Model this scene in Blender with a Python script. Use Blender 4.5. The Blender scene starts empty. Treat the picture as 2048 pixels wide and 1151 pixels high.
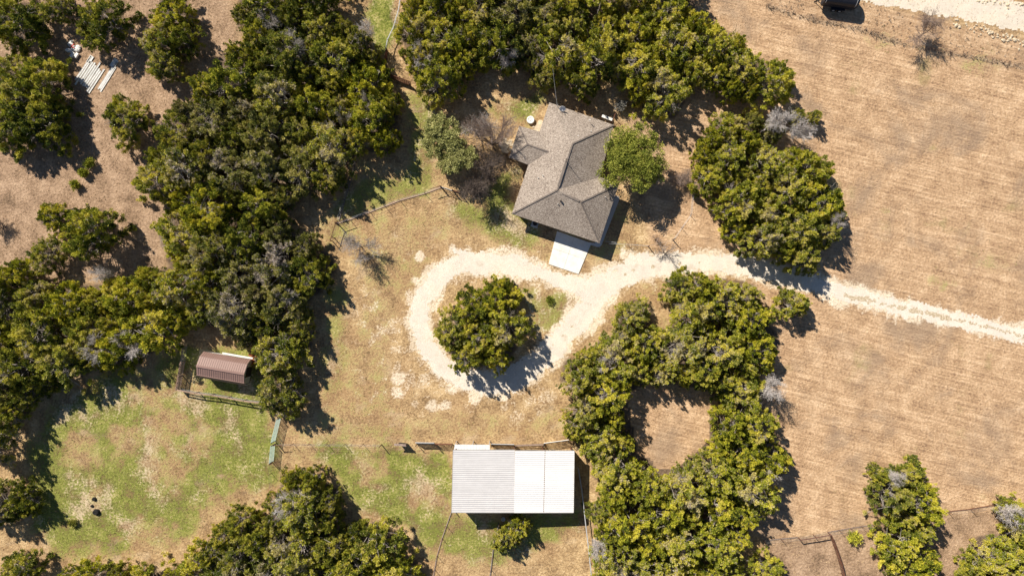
import bpy, math, random
import numpy as np
from mathutils import Vector, Matrix
random.seed(7); rng = np.random.default_rng(7)
R = math.radians
scene = bpy.context.scene
COL = scene.collection

# ---------------------------------------------------------------- camera
CAM_H = 98.0
PXM = 14.0                       # photo pixels (2048 wide) per metre on the ground
cam_d = bpy.data.cameras.new('camera'); cam = bpy.data.objects.new('camera', cam_d)
COL.objects.link(cam); cam.location = (0, 0, CAM_H); cam.rotation_euler = (0, 0, 0)
cam_d.sensor_width = 36.0; cam_d.lens = 36.0 * CAM_H / (2048 / PXM)
cam_d.clip_start = 0.5; cam_d.clip_end = 3000
scene.camera = cam
# ---------------------------------------------------------------- world + sun
SUN_EL = R(41.5); SHX, SHY = 0.645, -0.765     # direction the shadows fall in
w = bpy.data.worlds.new('World'); scene.world = w; w.use_nodes = True
nt = w.node_tree; nt.nodes.clear()
sky = nt.nodes.new('ShaderNodeTexSky'); sky.sky_type = 'NISHITA'; sky.sun_disc = False
sky.sun_elevation = SUN_EL; sky.sun_rotation = math.atan2(-SHX, -SHY) % (2 * math.pi)
sky.altitude = 1500; sky.air_density = 0.9; sky.dust_density = 0.15; sky.ozone_density = 2.5
bg = nt.nodes.new('ShaderNodeBackground'); bg.inputs[1].default_value = 0.06
wo = nt.nodes.new('ShaderNodeOutputWorld')
nt.links.new(sky.outputs[0], bg.inputs[0]); nt.links.new(bg.outputs[0], wo.inputs[0])
sd = bpy.data.lights.new('sun', 'SUN'); sd.energy = 5.0; sd.angle = R(0.5); sd.color = (1.0, 0.93, 0.82)
sun = bpy.data.objects.new('sun', sd); COL.objects.link(sun)
tosun = Vector((-SHX * math.cos(SUN_EL), -SHY * math.cos(SUN_EL), math.sin(SUN_EL)))
sun.rotation_euler = tosun.to_track_quat('Z', 'Y').to_euler(); sun.location = (-60, 60, 90)
scene.view_settings.view_transform = 'Standard'; scene.view_settings.look = 'None'
scene.view_settings.exposure = 0.52; scene.view_settings.gamma = 1.0

# ---------------------------------------------------------------- helpers
def W(px, py, z=0.0):
    """photo pixel -> world point at height z"""
    k = (1 - z / CAM_H) / PXM
    return Vector(((px - 1024) * k, (575.5 - py) * k, z))
def lin(r, g, b):
    f = lambda c: ((c / 255 + 0.055) / 1.055) ** 2.4 if c > 10 else c / 255 / 12.92
    return (f(r), f(g), f(b), 1)
def nz(n): return n / max(1e-9, np.linalg.norm(n))

class MB:
    def __init__(s): s.v = []; s.f = []
    def box(s, c, size, rz=0.0, tilt=None):
        c = Vector(c); hx, hy, hz = [a / 2 for a in size]
        m = Matrix.Rotation(rz, 3, 'Z')
        if tilt: m = m @ Matrix.Rotation(tilt[1], 3, tilt[0])
        n = len(s.v)
        for x, y, z in ((-hx,-hy,-hz),(hx,-hy,-hz),(hx,hy,-hz),(-hx,hy,-hz),(-hx,-hy,hz),(hx,-hy,hz),(hx,hy,hz),(-hx,hy,hz)):
            s.v.append(tuple(c + m @ Vector((x, y, z))))
        for q in ((0,3,2,1),(4,5,6,7),(0,1,5,4),(1,2,6,5),(2,3,7,6),(3,0,4,7)): s.f.append(tuple(n + i for i in q))
        return s
    def tube(s, p0, p1, r0, r1=None, n=6, cap=True):
        r1 = r0 if r1 is None else r1
        p0 = Vector(p0); p1 = Vector(p1); d = p1 - p0
        if d.length < 1e-6: return s
        d.normalize(); a = d.orthogonal().normalized(); b = d.cross(a); k = len(s.v)
        for p, r in ((p0, r0), (p1, r1)):
            for i in range(n):
                t = 2 * math.pi * i / n; s.v.append(tuple(p + (a * math.cos(t) + b * math.sin(t)) * r))
        for i in range(n): j = (i + 1) % n; s.f.append((k + i, k + j, k + n + j, k + n + i))
        if cap: s.f.append(tuple(k + n + i for i in range(n))); s.f.append(tuple(k + n - 1 - i for i in range(n)))
        return s
    def bar(s, p0, p1, wd, th):
        """rectangular bar from p0 to p1, wd horizontal, th vertical"""
        p0 = Vector(p0); p1 = Vector(p1); d = (p1 - p0).normalized()
        up = Vector((0, 0, 1)) if abs(d.z) < .95 else Vector((0, 1, 0))
        a = d.cross(up).normalized() * wd / 2; b = a.cross(d).normalized() * th / 2; n = len(s.v)
        for p in (p0, p1):
            for q in (-a - b, a - b, a + b, -a + b): s.v.append(tuple(p + q))
        for q in ((0,1,2,3),(7,6,5,4),(0,4,5,1),(1,5,6,2),(2,6,7,3),(3,7,4,0)): s.f.append(tuple(n + i for i in q))
        return s
    def prism(s, pts, z0, z1):
        n = len(s.v); m = len(pts)
        for z in (z0, z1):
            for p in pts: s.v.append((p[0], p[1], z))
        for i in range(m): j = (i + 1) % m; s.f.append((n + i, n + j, n + m + j, n + m + i))
        s.f.append(tuple(n + m + i for i in range(m))); s.f.append(tuple(n + m - 1 - i for i in range(m)))
        return s
    def poly(s, pts): n = len(s.v); s.v += [tuple(p) for p in pts]; s.f.append(tuple(range(n, n + len(pts)))); return s
    def lathe(s, c, prof, n=20, ry=1.0):
        c = Vector(c); k = len(s.v); m = len(prof)
        for i in range(n):
            t = 2 * math.pi * i / n
            for r, z in prof: s.v.append((c.x + r * math.cos(t), c.y + r * ry * math.sin(t), c.z + z))
        for i in range(n):
            j = (i + 1) % n
            for q in range(m - 1): s.f.append((k + i*m + q, k + j*m + q, k + j*m + q + 1, k + i*m + q + 1))
        s.f.append(tuple(k + i*m + m - 1 for i in range(n))); s.f.append(tuple(k + (n-1-i)*m for i in range(n)))
        return s
    def mesh(s, name, mat, smooth=False, bevel=0):
        me = bpy.data.meshes.new(name); me.from_pydata(s.v, [], s.f)
        import bmesh
        bm = bmesh.new(); bm.from_mesh(me)
        if bevel:
            bmesh.ops.bevel(bm, geom=bm.edges[:], offset=bevel, segments=1, affect='EDGES', clamp_overlap=True)
        bmesh.ops.recalc_face_normals(bm, faces=bm.faces[:]); bm.to_mesh(me); bm.free()
        if mat: me.materials.append(mat)
        if smooth: me.polygons.foreach_set('use_smooth', [True] * len(me.polygons))
        return me
    def build(s, name, mat, parent=None, smooth=False, bevel=0):
        o = bpy.data.objects.new(name, s.mesh(name, mat, smooth, bevel)); COL.objects.link(o)
        if parent:
            o.parent = parent; r = parent
            while r.parent: r = r.parent
            o.data.transform(r.matrix_basis.inverted())
        return o
def tag(o, label=None, cat=None, group=None, kind=None):
    if label: o['label'] = label
    if cat: o['category'] = cat
    if group: o['group'] = group
    if kind: o['kind'] = kind
    return o
def empty(name, loc, label, cat, group=None, rz=0.0):
    o = bpy.data.objects.new(name, None); COL.objects.link(o); o.location = loc; o.rotation_euler = (0, 0, rz)
    o.matrix_basis = Matrix.Translation(Vector(loc)) @ Matrix.Rotation(rz, 4, 'Z'); o.empty_display_size = .3
    return tag(o, label, cat, group)

# ---- value noise in numpy
_tab = rng.random((256, 256))
def vnoise(x, y):
    xi = np.floor(x).astype(int); yi = np.floor(y).astype(int); fx = x - xi; fy = y - yi
    fx = fx*fx*(3-2*fx); fy = fy*fy*(3-2*fy); g = lambda a, b: _tab[a % 256, b % 256]
    return (g(xi, yi)*(1-fx)+g(xi+1, yi)*fx)*(1-fy) + (g(xi, yi+1)*(1-fx)+g(xi+1, yi+1)*fx)*fy
def fbm(x, y, o=4):
    r = 0; a = .5; t = 0
    for i in range(o): r = r + a * vnoise(x + i*17.3, y + i*9.1); t += a; a *= .55; x = x*2.03; y = y*2.03
    return r / t
def in_poly(x, y, P):
    ins = np.zeros(np.shape(x), bool); n = len(P)
    for i in range(n):
        x0, y0 = P[i]; x1, y1 = P[(i+1) % n]
        if y0 == y1: continue
        c = ((y0 > y) != (y1 > y)) & (x < (x1-x0)*(y-y0)/(y1-y0)+x0)
        ins ^= c
    return ins
def seg_dist(x, y, P, closed=False, widths=None):
    best = np.full(np.shape(x), 1e9); n = len(P)
    for i in range(n if closed else n-1):
        x0, y0 = P[i]; x1, y1 = P[(i+1) % n]; dx, dy = x1-x0, y1-y0; L = dx*dx+dy*dy+1e-9
        t = np.clip(((x-x0)*dx+(y-y0)*dy)/L, 0, 1); d = np.hypot(x-x0-t*dx, y-y0-t*dy)
        if widths is not None: d = d - (widths[i]*(1-t)+widths[(i+1) % n]*t)
        best = np.minimum(best, d)
    return best
def poly_sd(x, y, P):
    d = seg_dist(x, y, P, True); return np.where(in_poly(x, y, P), -d, d)
def sstep(a, b, x): t = np.clip((x-a)/(b-a), 0, 1); return t*t*(3-2*t)

# ---------------------------------------------------------------- material helpers
class NT:
    def __init__(s, name):
        s.m = bpy.data.materials.new(name); s.m.use_nodes = True; s.t = s.m.node_tree; s.n = s.t.nodes
        s.b = s.n['Principled BSDF']; s.b.inputs['Specular IOR Level'].default_value = .25
        s.out = s.n['Material Output']; s.co = s.n.new('ShaderNodeTexCoord').outputs['Object']
    def link(s, a, b): s.t.links.new(a, b)
    def pos(s):
        if not hasattr(s, '_g'): s._g = s.n.new('ShaderNodeNewGeometry')
        return s._g.outputs['Position']
    def noise(s, scale, detail=4, rough=.55, co=None, dist=0):
        q = s.n.new('ShaderNodeTexNoise'); q.inputs['Scale'].default_value = scale; q.inputs['Detail'].default_value = detail
        q.inputs['Roughness'].default_value = rough; q.inputs['Distortion'].default_value = dist
        s.link(co if co is not None else s.co, q.inputs['Vector']); return q.outputs['Fac']
    def vor(s, scale, co=None, feat='F1', out='Distance'):
        q = s.n.new('ShaderNodeTexVoronoi'); q.feature = feat; q.inputs['Scale'].default_value = scale
        s.link(co if co is not None else s.co, q.inputs['Vector']); return q.outputs[out]
    def map(s, co, rot=0, scale=(1, 1, 1)):
        q = s.n.new('ShaderNodeMapping'); q.vector_type = 'TEXTURE'; q.inputs['Rotation'].default_value = (0, 0, rot); q.inputs['Scale'].default_value = tuple(1/v for v in scale)
        s.link(co, q.inputs['Vector']); return q.outputs[0]
    def ramp(s, fac, stops):
        q = s.n.new('ShaderNodeValToRGB'); e = q.color_ramp.elements
        while len(e) < len(stops): e.new(.5)
        for i, (p, c) in enumerate(stops): e[i].position = p; e[i].color = c if len(c) == 4 else (*c, 1)
        s.link(fac, q.inputs[0]); return q.outputs[0]
    def mix(s, fac, a, b, mode='MIX'):
        q = s.n.new('ShaderNodeMix'); q.data_type = 'RGBA'; q.blend_type = mode
        for sock, v in ((q.inputs[0], fac), (q.inputs[6], a), (q.inputs[7], b)):
            if isinstance(v, (int, float)): sock.default_value = v
            elif isinstance(v, tuple): sock.default_value = v
            else: s.link(v, sock)
        return q.outputs[2]
    def math(s, op, a, b=0.0, c=None, clamp=False):
        q = s.n.new('ShaderNodeMath'); q.operation = op; q.use_clamp = clamp
        for i, v in enumerate((a, b, c)):
            if v is None: continue
            if isinstance(v, (int, float)): q.inputs[i].default_value = v
            else: s.link(v, q.inputs[i])
        return q.outputs[0]
    def rng(s, v, a, b, c=0.0, d=1.0):
        q = s.n.new('ShaderNodeMapRange'); q.interpolation_type = 'SMOOTHSTEP'
        s.link(v, q.inputs[0])
        for i, k in enumerate((a, b, c, d)): q.inputs[i+1].default_value = k
        return q.outputs[0]
    def attr(s, name, out='Color'):
        q = s.n.new('ShaderNodeAttribute'); q.attribute_name = name; return q.outputs[out]
    def sep(s, c): q = s.n.new('ShaderNodeSeparateColor'); s.link(c, q.inputs[0]); return q.outputs
    def bump(s, h, strength=.5, dist=.1):
        q = s.n.new('ShaderNodeBump'); q.inputs['Strength'].default_value = strength; q.inputs['Distance'].default_value = dist
        s.link(h, q.inputs['Height']); s.link(q.outputs[0], s.b.inputs['Normal']); return q
    def fin(s, col=None, rough=.8, metal=0.0):
        if col is not None:
            if isinstance(col, tuple): s.b.inputs['Base Color'].default_value = col
            else: s.link(col, s.b.inputs['Base Color'])
        s.b.inputs['Roughness'].default_value = rough; s.b.inputs['Metallic'].default_value = metal
        return s.m
def plain(name, c, rough=.7, metal=0.0, var=.18, scale=6.0):
    """weathered paint / wood / metal: base colour broken up by two noises"""
    k = NT(name); n1 = k.noise(scale, 5); n2 = k.noise(scale * .2, 3)
    f = k.math('MULTIPLY_ADD', n1, .6, k.math('MULTIPLY', n2, .4))
    d = tuple(v * (1 - var*1.6) for v in c[:3]) + (1,); l = tuple(min(1, v * (1 + var)) for v in c[:3]) + (1,)
    return k.fin(k.ramp(f, [(.3, d), (.7, l)]), rough, metal)

M = {}
M['white'] = plain('white_paint', lin(232, 230, 224), .5)
M['concrete'] = plain('concrete', (.66, .64, .60, 1), .9, var=.05, scale=2.5)
M['rust'] = plain('rusty_steel', (.17, .075, .045, 1), .85, var=.4, scale=9)
M['dark_steel'] = plain('dark_steel', (.05, .042, .04, 1), .7, var=.3)
M['galv'] = plain('galvanised_steel', (.50, .50, .50, 1), .55, .15, var=.12)
M['green_steel'] = plain('pale_green_steel', (.46, .60, .53, 1), .6, var=.15, scale=5)
M['wood'] = plain('weathered_wood', (.27, .20, .16, 1), .9, var=.3, scale=8)
M['wood_light'] = plain('light_timber', (.40, .27, .20, 1), .9, var=.25, scale=8)
M['orange_wood'] = plain('orange_stained_timber', (.42, .12, .05, 1), .8, var=.2)
M['wall'] = plain('house_wall', (.36, .28, .21, 1), .9, var=.15)
M['trim'] = plain('eave_trim', (.30, .25, .21, 1), .7, var=.08)
M['glass'] = plain('window_glass', (.03, .04, .05, 1), .1, var=.05)
M['stone'] = plain('pale_stone', (.62, .51, .36, 1), .9, var=.25, scale=3)
M['black_paint'] = plain('black_paint', (.022, .024, .032, 1), .35, .0, var=.2)
M['tyre'] = plain('rubber', (.02, .02, .02, 1), .9)
M['ac'] = plain('ac_casing', (.42, .45, .47, 1), .6)
M['shed_wall'] = plain('shed_siding', (.62, .62, .60, 1), .6, var=.08)

# metal roofs
def metal_roof(name, c, streak=.1, rough=.45, metal=.0):
    k = NT(name); st = k.noise(1.0, 4, co=k.map(k.pos(), 0, (.25, 3.5, 1))); n = k.noise(1.3, 5)
    f = k.math('MULTIPLY_ADD', st, .65, k.math('MULTIPLY', n, .35))
    d = tuple(v * (1 - streak*2) for v in c[:3]) + (1,)
    return k.fin(k.ramp(f, [(.32, d), (.62, c)]), rough, metal)
M['barn_a'] = metal_roof('aged_barn_sheet', (.64, .62, .61, 1), .07)
M['barn_b'] = metal_roof('newer_barn_sheet', (.78, .77, .75, 1), .05)
M['lean'] = metal_roof('lean_to_sheet', (.62, .63, .63, 1), .10)
M['shed_roof'] = metal_roof('brown_shed_sheet', (.30, .19, .16, 1), .06, .5)
M['barn_wall'] = metal_roof('barn_wall_sheet', (.48, .46, .43, 1), .1)

def shingles():
    k = NT('asphalt_shingles')
    n = k.noise(9, 4, .7); v = k.vor(13, out='Color'); vs = k.sep(v)[0]; n2 = k.noise(.35, 3)
    f = k.math('ADD', k.math('MULTIPLY', n, .45), k.math('MULTIPLY', vs, .38)); f = k.math('MULTIPLY_ADD', n2, .17, f)
    c = k.ramp(f, [(.28, (.135, .105, .085, 1)), (.42, (.235, .19, .153, 1)), (.55, (.345, .285, .235, 1)), (.72, (.50, .43, .36, 1))])
    k.bump(k.noise(9, 4), .5, .03); return k.fin(c, .95)
M['shingle'] = shingles()
M['ridge'] = plain('ridge_shingles', (.20, .165, .14, 1), .95, var=.25, scale=5)

# ---------------------------------------------------------------- vegetation materials
def leaf_mat(name, stops, hue=.0, transl=.2):
    k = NT(name); a = k.attr('tint', 'Fac'); n = k.noise(.9, 2)
    oi = k.n.new('ShaderNodeObjectInfo').outputs['Random']
    f = k.math('ADD', k.math('MULTIPLY', a, .62), k.math('MULTIPLY', n, .30)); f = k.math('MULTIPLY_ADD', oi, .16, f)
    c = k.ramp(f, stops); k.fin(c, .65); k.b.inputs['Specular IOR Level'].default_value = .12
    tr = k.n.new('ShaderNodeBsdfTranslucent'); k.link(c, tr.inputs[0])
    mx = k.n.new('ShaderNodeMixShader'); mx.inputs[0].default_value = transl
    k.link(k.b.outputs[0], mx.inputs[1]); k.link(tr.outputs[0], mx.inputs[2]); k.link(mx.outputs[0], k.out.inputs[0])
    return k.m
GREY = (.52, .45, .41, 1)
M['leaf_yellow'] = leaf_mat('foliage_yellow_green', [(.16, (.06, .085, .018, 1)), (.34, (.21, .25, .022, 1)), (.56, (.49, .485, .034, 1)), (.80, (.76, .67, .09, 1)), (.97, GREY)])
M['leaf_olive'] = leaf_mat('foliage_olive', [(.16, (.055, .08, .02, 1)), (.36, (.185, .225, .026, 1)), (.58, (.45, .45, .042, 1)), (.80, (.70, .625, .10, 1)), (.96, GREY)])
M['leaf_dark'] = leaf_mat('foliage_dark_green', [(.16, (.055, .085, .02, 1)), (.40, (.16, .195, .026, 1)), (.62, (.35, .355, .038, 1)), (.82, (.56, .50, .08, 1)), (.97, GREY)])
M['leaf_grey'] = leaf_mat('foliage_grey_green', [(.16, (.07, .09, .03, 1)), (.36, (.20, .215, .045, 1)), (.60, (.38, .37, .07, 1)), (.78, (.52, .46, .14, 1)), (.90, GREY)])
M['leaf_oak'] = leaf_mat('foliage_oak', [(.12, (.07, .095, .02, 1)), (.5, (.215, .245, .038, 1)), (.85, (.45, .44, .085, 1))])
M['leaf_liveoak'] = leaf_mat('foliage_live_oak', [(.12, (.15, .155, .05, 1)), (.5, (.33, .335, .115, 1)), (.85, (.55, .52, .22, 1))])
M['bark'] = plain('grey_bark', (.42, .37, .335, 1), .95, var=.3)
M['bark_dead'] = plain('silver_dead_wood', (.64, .585, .55, 1), .9, var=.2, scale=3)
M['bark_dark'] = plain('brown_twig_bark', (.15, .115, .095, 1), .95, var=.3)
M['twig_pink'] = plain('pinkish_twigs', (.36, .27, .22, 1), .95, var=.3)
# ================================================================ TREE MASSES (photo-pixel outlines of the canopies)
POLY = {
 'left': ('big left woods', [(465,-60),(465,60),(490,85),(440,95),(415,115),(420,140),(375,175),(370,205),(330,222),(306,296),(270,335),(268,370),(300,412),(345,405),(322,440),(305,452),(312,490),(325,527),(292,530),(247,548),(200,556),(150,560),(100,562),(50,562),(27,524),(3,540),(-60,545),(-60,930),(20,920),(40,880),(60,840),(90,800),(130,770),(180,760),(215,728),(240,742),(280,715),(312,718),(330,700),(372,692),(386,664),(440,660),(445,676),(458,688),(479,692),(498,698),(511,732),(532,749),(516,771),(515,800),(530,824),(565,830),(595,812),(610,795),(610,767),(613,745),(622,717),(636,684),(634,650),(626,612),(650,590),(668,557),(692,530),(700,517),(679,517),(652,484),(622,457),(600,455),(585,435),(595,405),(640,400),(690,372),(720,317),(789,317),(800,300),(812,267),(806,247),(812,207),(792,187),(789,160),(765,133),(770,115),(750,80),(735,60),(690,40),(690,-60)]),
 'top': ('upper middle woods', [(800,-60),(808,23),(785,57),(779,80),(812,107),(802,133),(819,160),(842,187),(862,213),(895,210),(922,180),(939,160),(985,150),(1010,155),(1030,130),(1057,150),(1071,187),(1110,180),(1137,187),(1164,197),(1190,187),(1204,167),(1250,173),(1254,197),(1290,233),(1314,250),(1357,247),(1377,213),(1381,185),(1427,187),(1434,213),(1490,207),(1524,213),(1536,222),(1569,213),(1593,187),(1598,157),(1576,133),(1553,123),(1536,113),(1500,97),(1490,67),(1454,50),(1434,43),(1407,27),(1390,-60)]),
 'right': ('right-hand grove', [(1414,233),(1437,220),(1467,230),(1490,247),(1520,285),(1560,292),(1596,293),(1646,310),(1662,347),(1679,427),(1699,450),(1680,480),(1653,497),(1639,544),(1596,544),(1566,530),(1524,524),(1490,517),(1464,494),(1434,470),(1430,450),(1420,424),(1417,410),(1404,394),(1384,384),(1380,333),(1390,283),(1404,255)]),
 'ring': ('ring-shaped lower grove', [(1330,550),(1357,544),(1424,547),(1474,547),(1517,564),(1522,590),(1546,634),(1563,660),(1573,684),(1566,707),(1553,727),(1530,760),(1536,807),(1556,817),(1562,834),(1545,854),(1556,880),(1566,907),(1583,934),(1586,954),(1556,967),(1554,987),(1536,1000),(1540,1027),(1517,1040),(1497,1067),(1480,1100),(1490,1210),(1184,1210),(1184,1100),(1190,1067),(1170,1034),(1164,1020),(1187,997),(1194,980),(1177,954),(1170,927),(1147,907),(1134,880),(1127,854),(1134,827),(1134,794),(1107,767),(1107,744),(1127,710),(1157,704),(1190,670),(1220,660),(1224,617),(1257,590),(1284,590),(1300,610),(1314,640),(1330,645),(1327,600)]),
 'lower_right': ('lower right thicket', [(1722,934),(1736,927),(1763,927),(1776,934),(1809,917),(1836,920),(1856,944),(1876,967),(1883,994),(1889,1014),(1866,1050),(1853,1074),(1869,1117),(1880,1210),(1783,1210),(1769,1134),(1753,1100),(1736,1067),(1756,1044),(1743,1034),(1726,1014),(1719,984),(1736,964)]),
 'corner': ('bottom right corner thicket', [(1913,1134),(1923,1094),(1953,1060),(1996,1057),(1989,1014),(1996,1000),(2016,984),(2048,997),(2110,1000),(2110,1210),(1913,1210)]),
 'bottom': ('bottom left woods', [(117,1210),(123,1134),(167,1117),(207,1115),(247,1127),(267,1134),(300,1120),(337,1134),(353,1124),(383,1100),(417,1080),(437,1050),(457,1027),(490,1010),(512,1014),(529,1024),(532,1000),(545,980),(549,957),(572,934),(605,924),(635,930),(659,947),(682,974),(688,1020),(684,1050),(702,1040),(725,1034),(752,1030),(779,1040),(802,1064),(812,1094),(845,1117),(862,1144),(862,1210)]),
 'island': ('driveway island clump', [(922,577),(979,567),(992,556),(1012,557),(1030,575),(1040,610),(1036,640),(1052,665),(1057,690),(1044,708),(1024,724),(979,744),(945,740),(925,724),(889,704),(872,677),(862,650),(879,640),(912,630),(922,610),(912,592)]),
}
HOLE = [(1257,787),(1262,844),(1270,870),(1277,914),(1300,917),(1317,940),(1357,934),(1380,914),(1400,897),(1420,874),(1417,840),(1437,810),(1415,780),(1377,774),(1330,768),(1290,767)]
SINGLE = [ # x, y, r, tone, text
 (40,48,62,'dark','dark juniper filling the top left corner of the photo'),
 (116,14,38,'olive','juniper above the white junk heap in the upper left clearing'),
 (207,46,56,'dark','wide dark juniper overhanging the pile of white boards'),
 (18,160,56,'olive','olive juniper at the left edge, upper left lobe of the biggest pasture clump'),
 (88,170,56,'olive','juniper touching the lower left of the white board pile, biggest pasture clump'),
 (96,248,58,'dark','lower right juniper of the biggest clump, left of the lone round juniper'),
 (22,252,62,'olive','lower left juniper of the biggest clump, by the pale rough pasture'),
 (58,206,58,'olive','central juniper of the biggest clump, left of the lone round juniper'),
 (345,25,45,'yellow','yellow-green juniper at the top edge, right of the upper left clearing'),
 (322,80,45,'olive','olive juniper above the lone round juniper, left side of its clump'),
 (368,75,40,'dark','dark juniper above the lone round juniper, right side of its clump'),
 (330,130,38,'olive','lowest juniper of the clump above the lone round juniper'),
 (255,243,50,'olive','lone round juniper standing free below the pile of white boards'),
 (107,435,32,'yellow','small bushy juniper touching the upper left of a big pasture juniper'),
 (185,462,62,'olive','big round juniper standing in the left pasture gap'),
 (92,512,38,'olive','low spreading juniper below left of the big pasture juniper'),
 (38,545,34,'yellow','small juniper at the left end of the woods edge by the pale pasture'),
 (0,1010,52,'dark','dark juniper at the left edge of the green meadow'),
 (50,1000,36,'dark','smaller dark juniper reaching out over the lower left meadow'),
 (40,1140,46,'olive','juniper in the bottom left corner of the photo'),
 (1583,608,35,'yellow','lone small juniper just below the driveway at the field edge'),
 (1625,236,18,'yellow','tiny bright juniper alone at the edge of the upper field'),
 (1503,246,25,'grey','small grey-flecked juniper in the nook between upper middle woods and right-hand grove'),
 (1543,266,27,'grey','grey-flecked juniper beside the silver dead tree above the right-hand grove'),
 (1592,232,19,'olive','small olive juniper between the silver dead tree and the tiny bright juniper'),
 (1036,1052,30,'yellow','bright juniper against the south side of the metal barn'),
 (1010,1078,26,'olive','low half of the bushy pair south of the metal barn'),
 (1532,1140,44,'yellow','yellow-green juniper at the bottom edge left of the small paddock'),
 (185,328,9,'dark','tiny dark seedling juniper in the pasture below the lone round juniper'),
 (172,345,8,'olive','smaller seedling juniper, lower left of the pair in the pasture'),
 (155,372,8,'olive','seedling juniper lowest of the three in the pale pasture'),
 (1703,1070,12,'olive','small bush inside the paddock at the bottom right'),
]
# ---------------------------------------------------------------- driveway strokes (photo px: x, y, half width)
DRIVE = [
 [(2300,712,22),(2048,669,21.5),(1950,649,20),(1840,622,19),(1738,598,19),(1665,577,20.5),(1590,555,24),(1500,531,26),(1420,524,23),(1350,526,24),(1290,534,26),(1235,557,27),(1195,592,27),(1165,630,27),(1125,675,27),(1090,712,27),(1055,742,30),(1025,758,30),(980,764,28),(930,760,27),(888,732,26),(852,690,22),(834,641,21),(846,595,22),(876,555,25),(925,528,26),(990,524,26),(1050,537,22),(1110,556,18),(1170,578,22),(1195,590,24)],
 [(1220,540,16),(1270,522,18),(1340,516,14)],
 [(905,498,8),(925,512,16),(890,530,14)],
 [(1140,560,18),(1180,570,22),(1215,556,18)],
]
DUST = [(841,511,14,1),(905,495,12,.9),(797,755,20,1),(795,785,18,.8),(865,812,16,.9),(893,810,14,.9),(830,808,12,.6),(765,660,16,.6),(800,640,14,.5),(950,790,22,1),(1008,790,16,1),(1120,700,14,.5),(1150,668,16,.6),(1247,512,9,1),(1228,530,14,.9),(1192,545,12,.9),(1165,555,14,.8),(1095,792,26,.55),(1060,800,20,.5),(940,815,24,.4),(1290,560,10,.6),(1310,575,9,.5),(850,760,18,.6),(815,700,12,.5),(790,470,9,.5),(1135,650,16,.5),(870,620,10,.7),(880,640,9,.7),(1000,545,20,.5),(1060,550,16,.4),(820,600,16,.5),(1330,545,14,.5),(905,770,20,.8),(1080,810,20,.4),(880,560,20,.3)]
GREENS = [ # polygon, amount
 ([(60,900),(100,810),(200,760),(330,715),(370,690),(540,700),(560,840),(552,960),(500,1010),(420,1060),(300,1115),(120,1110),(60,1050)], .68),
 ([(560,880),(900,890),(905,1030),(870,1151),(800,1060),(700,1030),(650,930),(560,940)], .70),
 ([(700,-40),(800,-40),(800,60),(780,110),(760,110),(745,70)], 1.0),
 ([(810,180),(850,180),(880,240),(860,400),(730,420),(640,560),(630,440),(720,330),(820,330)], .58),
 ([(980,190),(1080,190),(1090,260),(1030,260),(980,220)], .7),
 ([(880,390),(960,400),(1030,400),(1080,470),(1050,490),(960,470),(890,430)], .62),
 ([(1010,330),(1050,330),(1020,420),(960,420),(975,340)], .7),
 ([(1050,560),(1140,590),(1130,640),(1060,700),(1040,600)], .5),
 ([(1090,460),(1250,470),(1240,540),(1090,520)], .32),
 ([(640,560),(720,560),(690,800),(640,830),(640,700)], .42),
 ([(905,1024),(1175,1024),(1175,1070),(1000,1120),(880,1110)], .62),
 ([(1270,560),(1330,560),(1330,640),(1280,600)], .4),
 ([(560,830),(900,850),(900,890),(560,890)], .35),
 ([(860,250),(900,250),(905,350),(870,350)],.45),
 ([(640,430),(880,400),(1000,480),(900,480),(800,600),(790,860),(650,870),(690,700),(720,560)],.27),
 ([(790,830),(1130,810),(1130,880),(790,885)],.24),
]
EDGEG = [(1950,130,60,.3),(1860,95,40,.22),(1880,565,50,.35),(1770,80,60,.3),(1700,590,40,.2),(1240,430,40,.3),(1770,420,20,.35),(1990,530,60,.3),(1780,1025,20,.3)]

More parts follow.
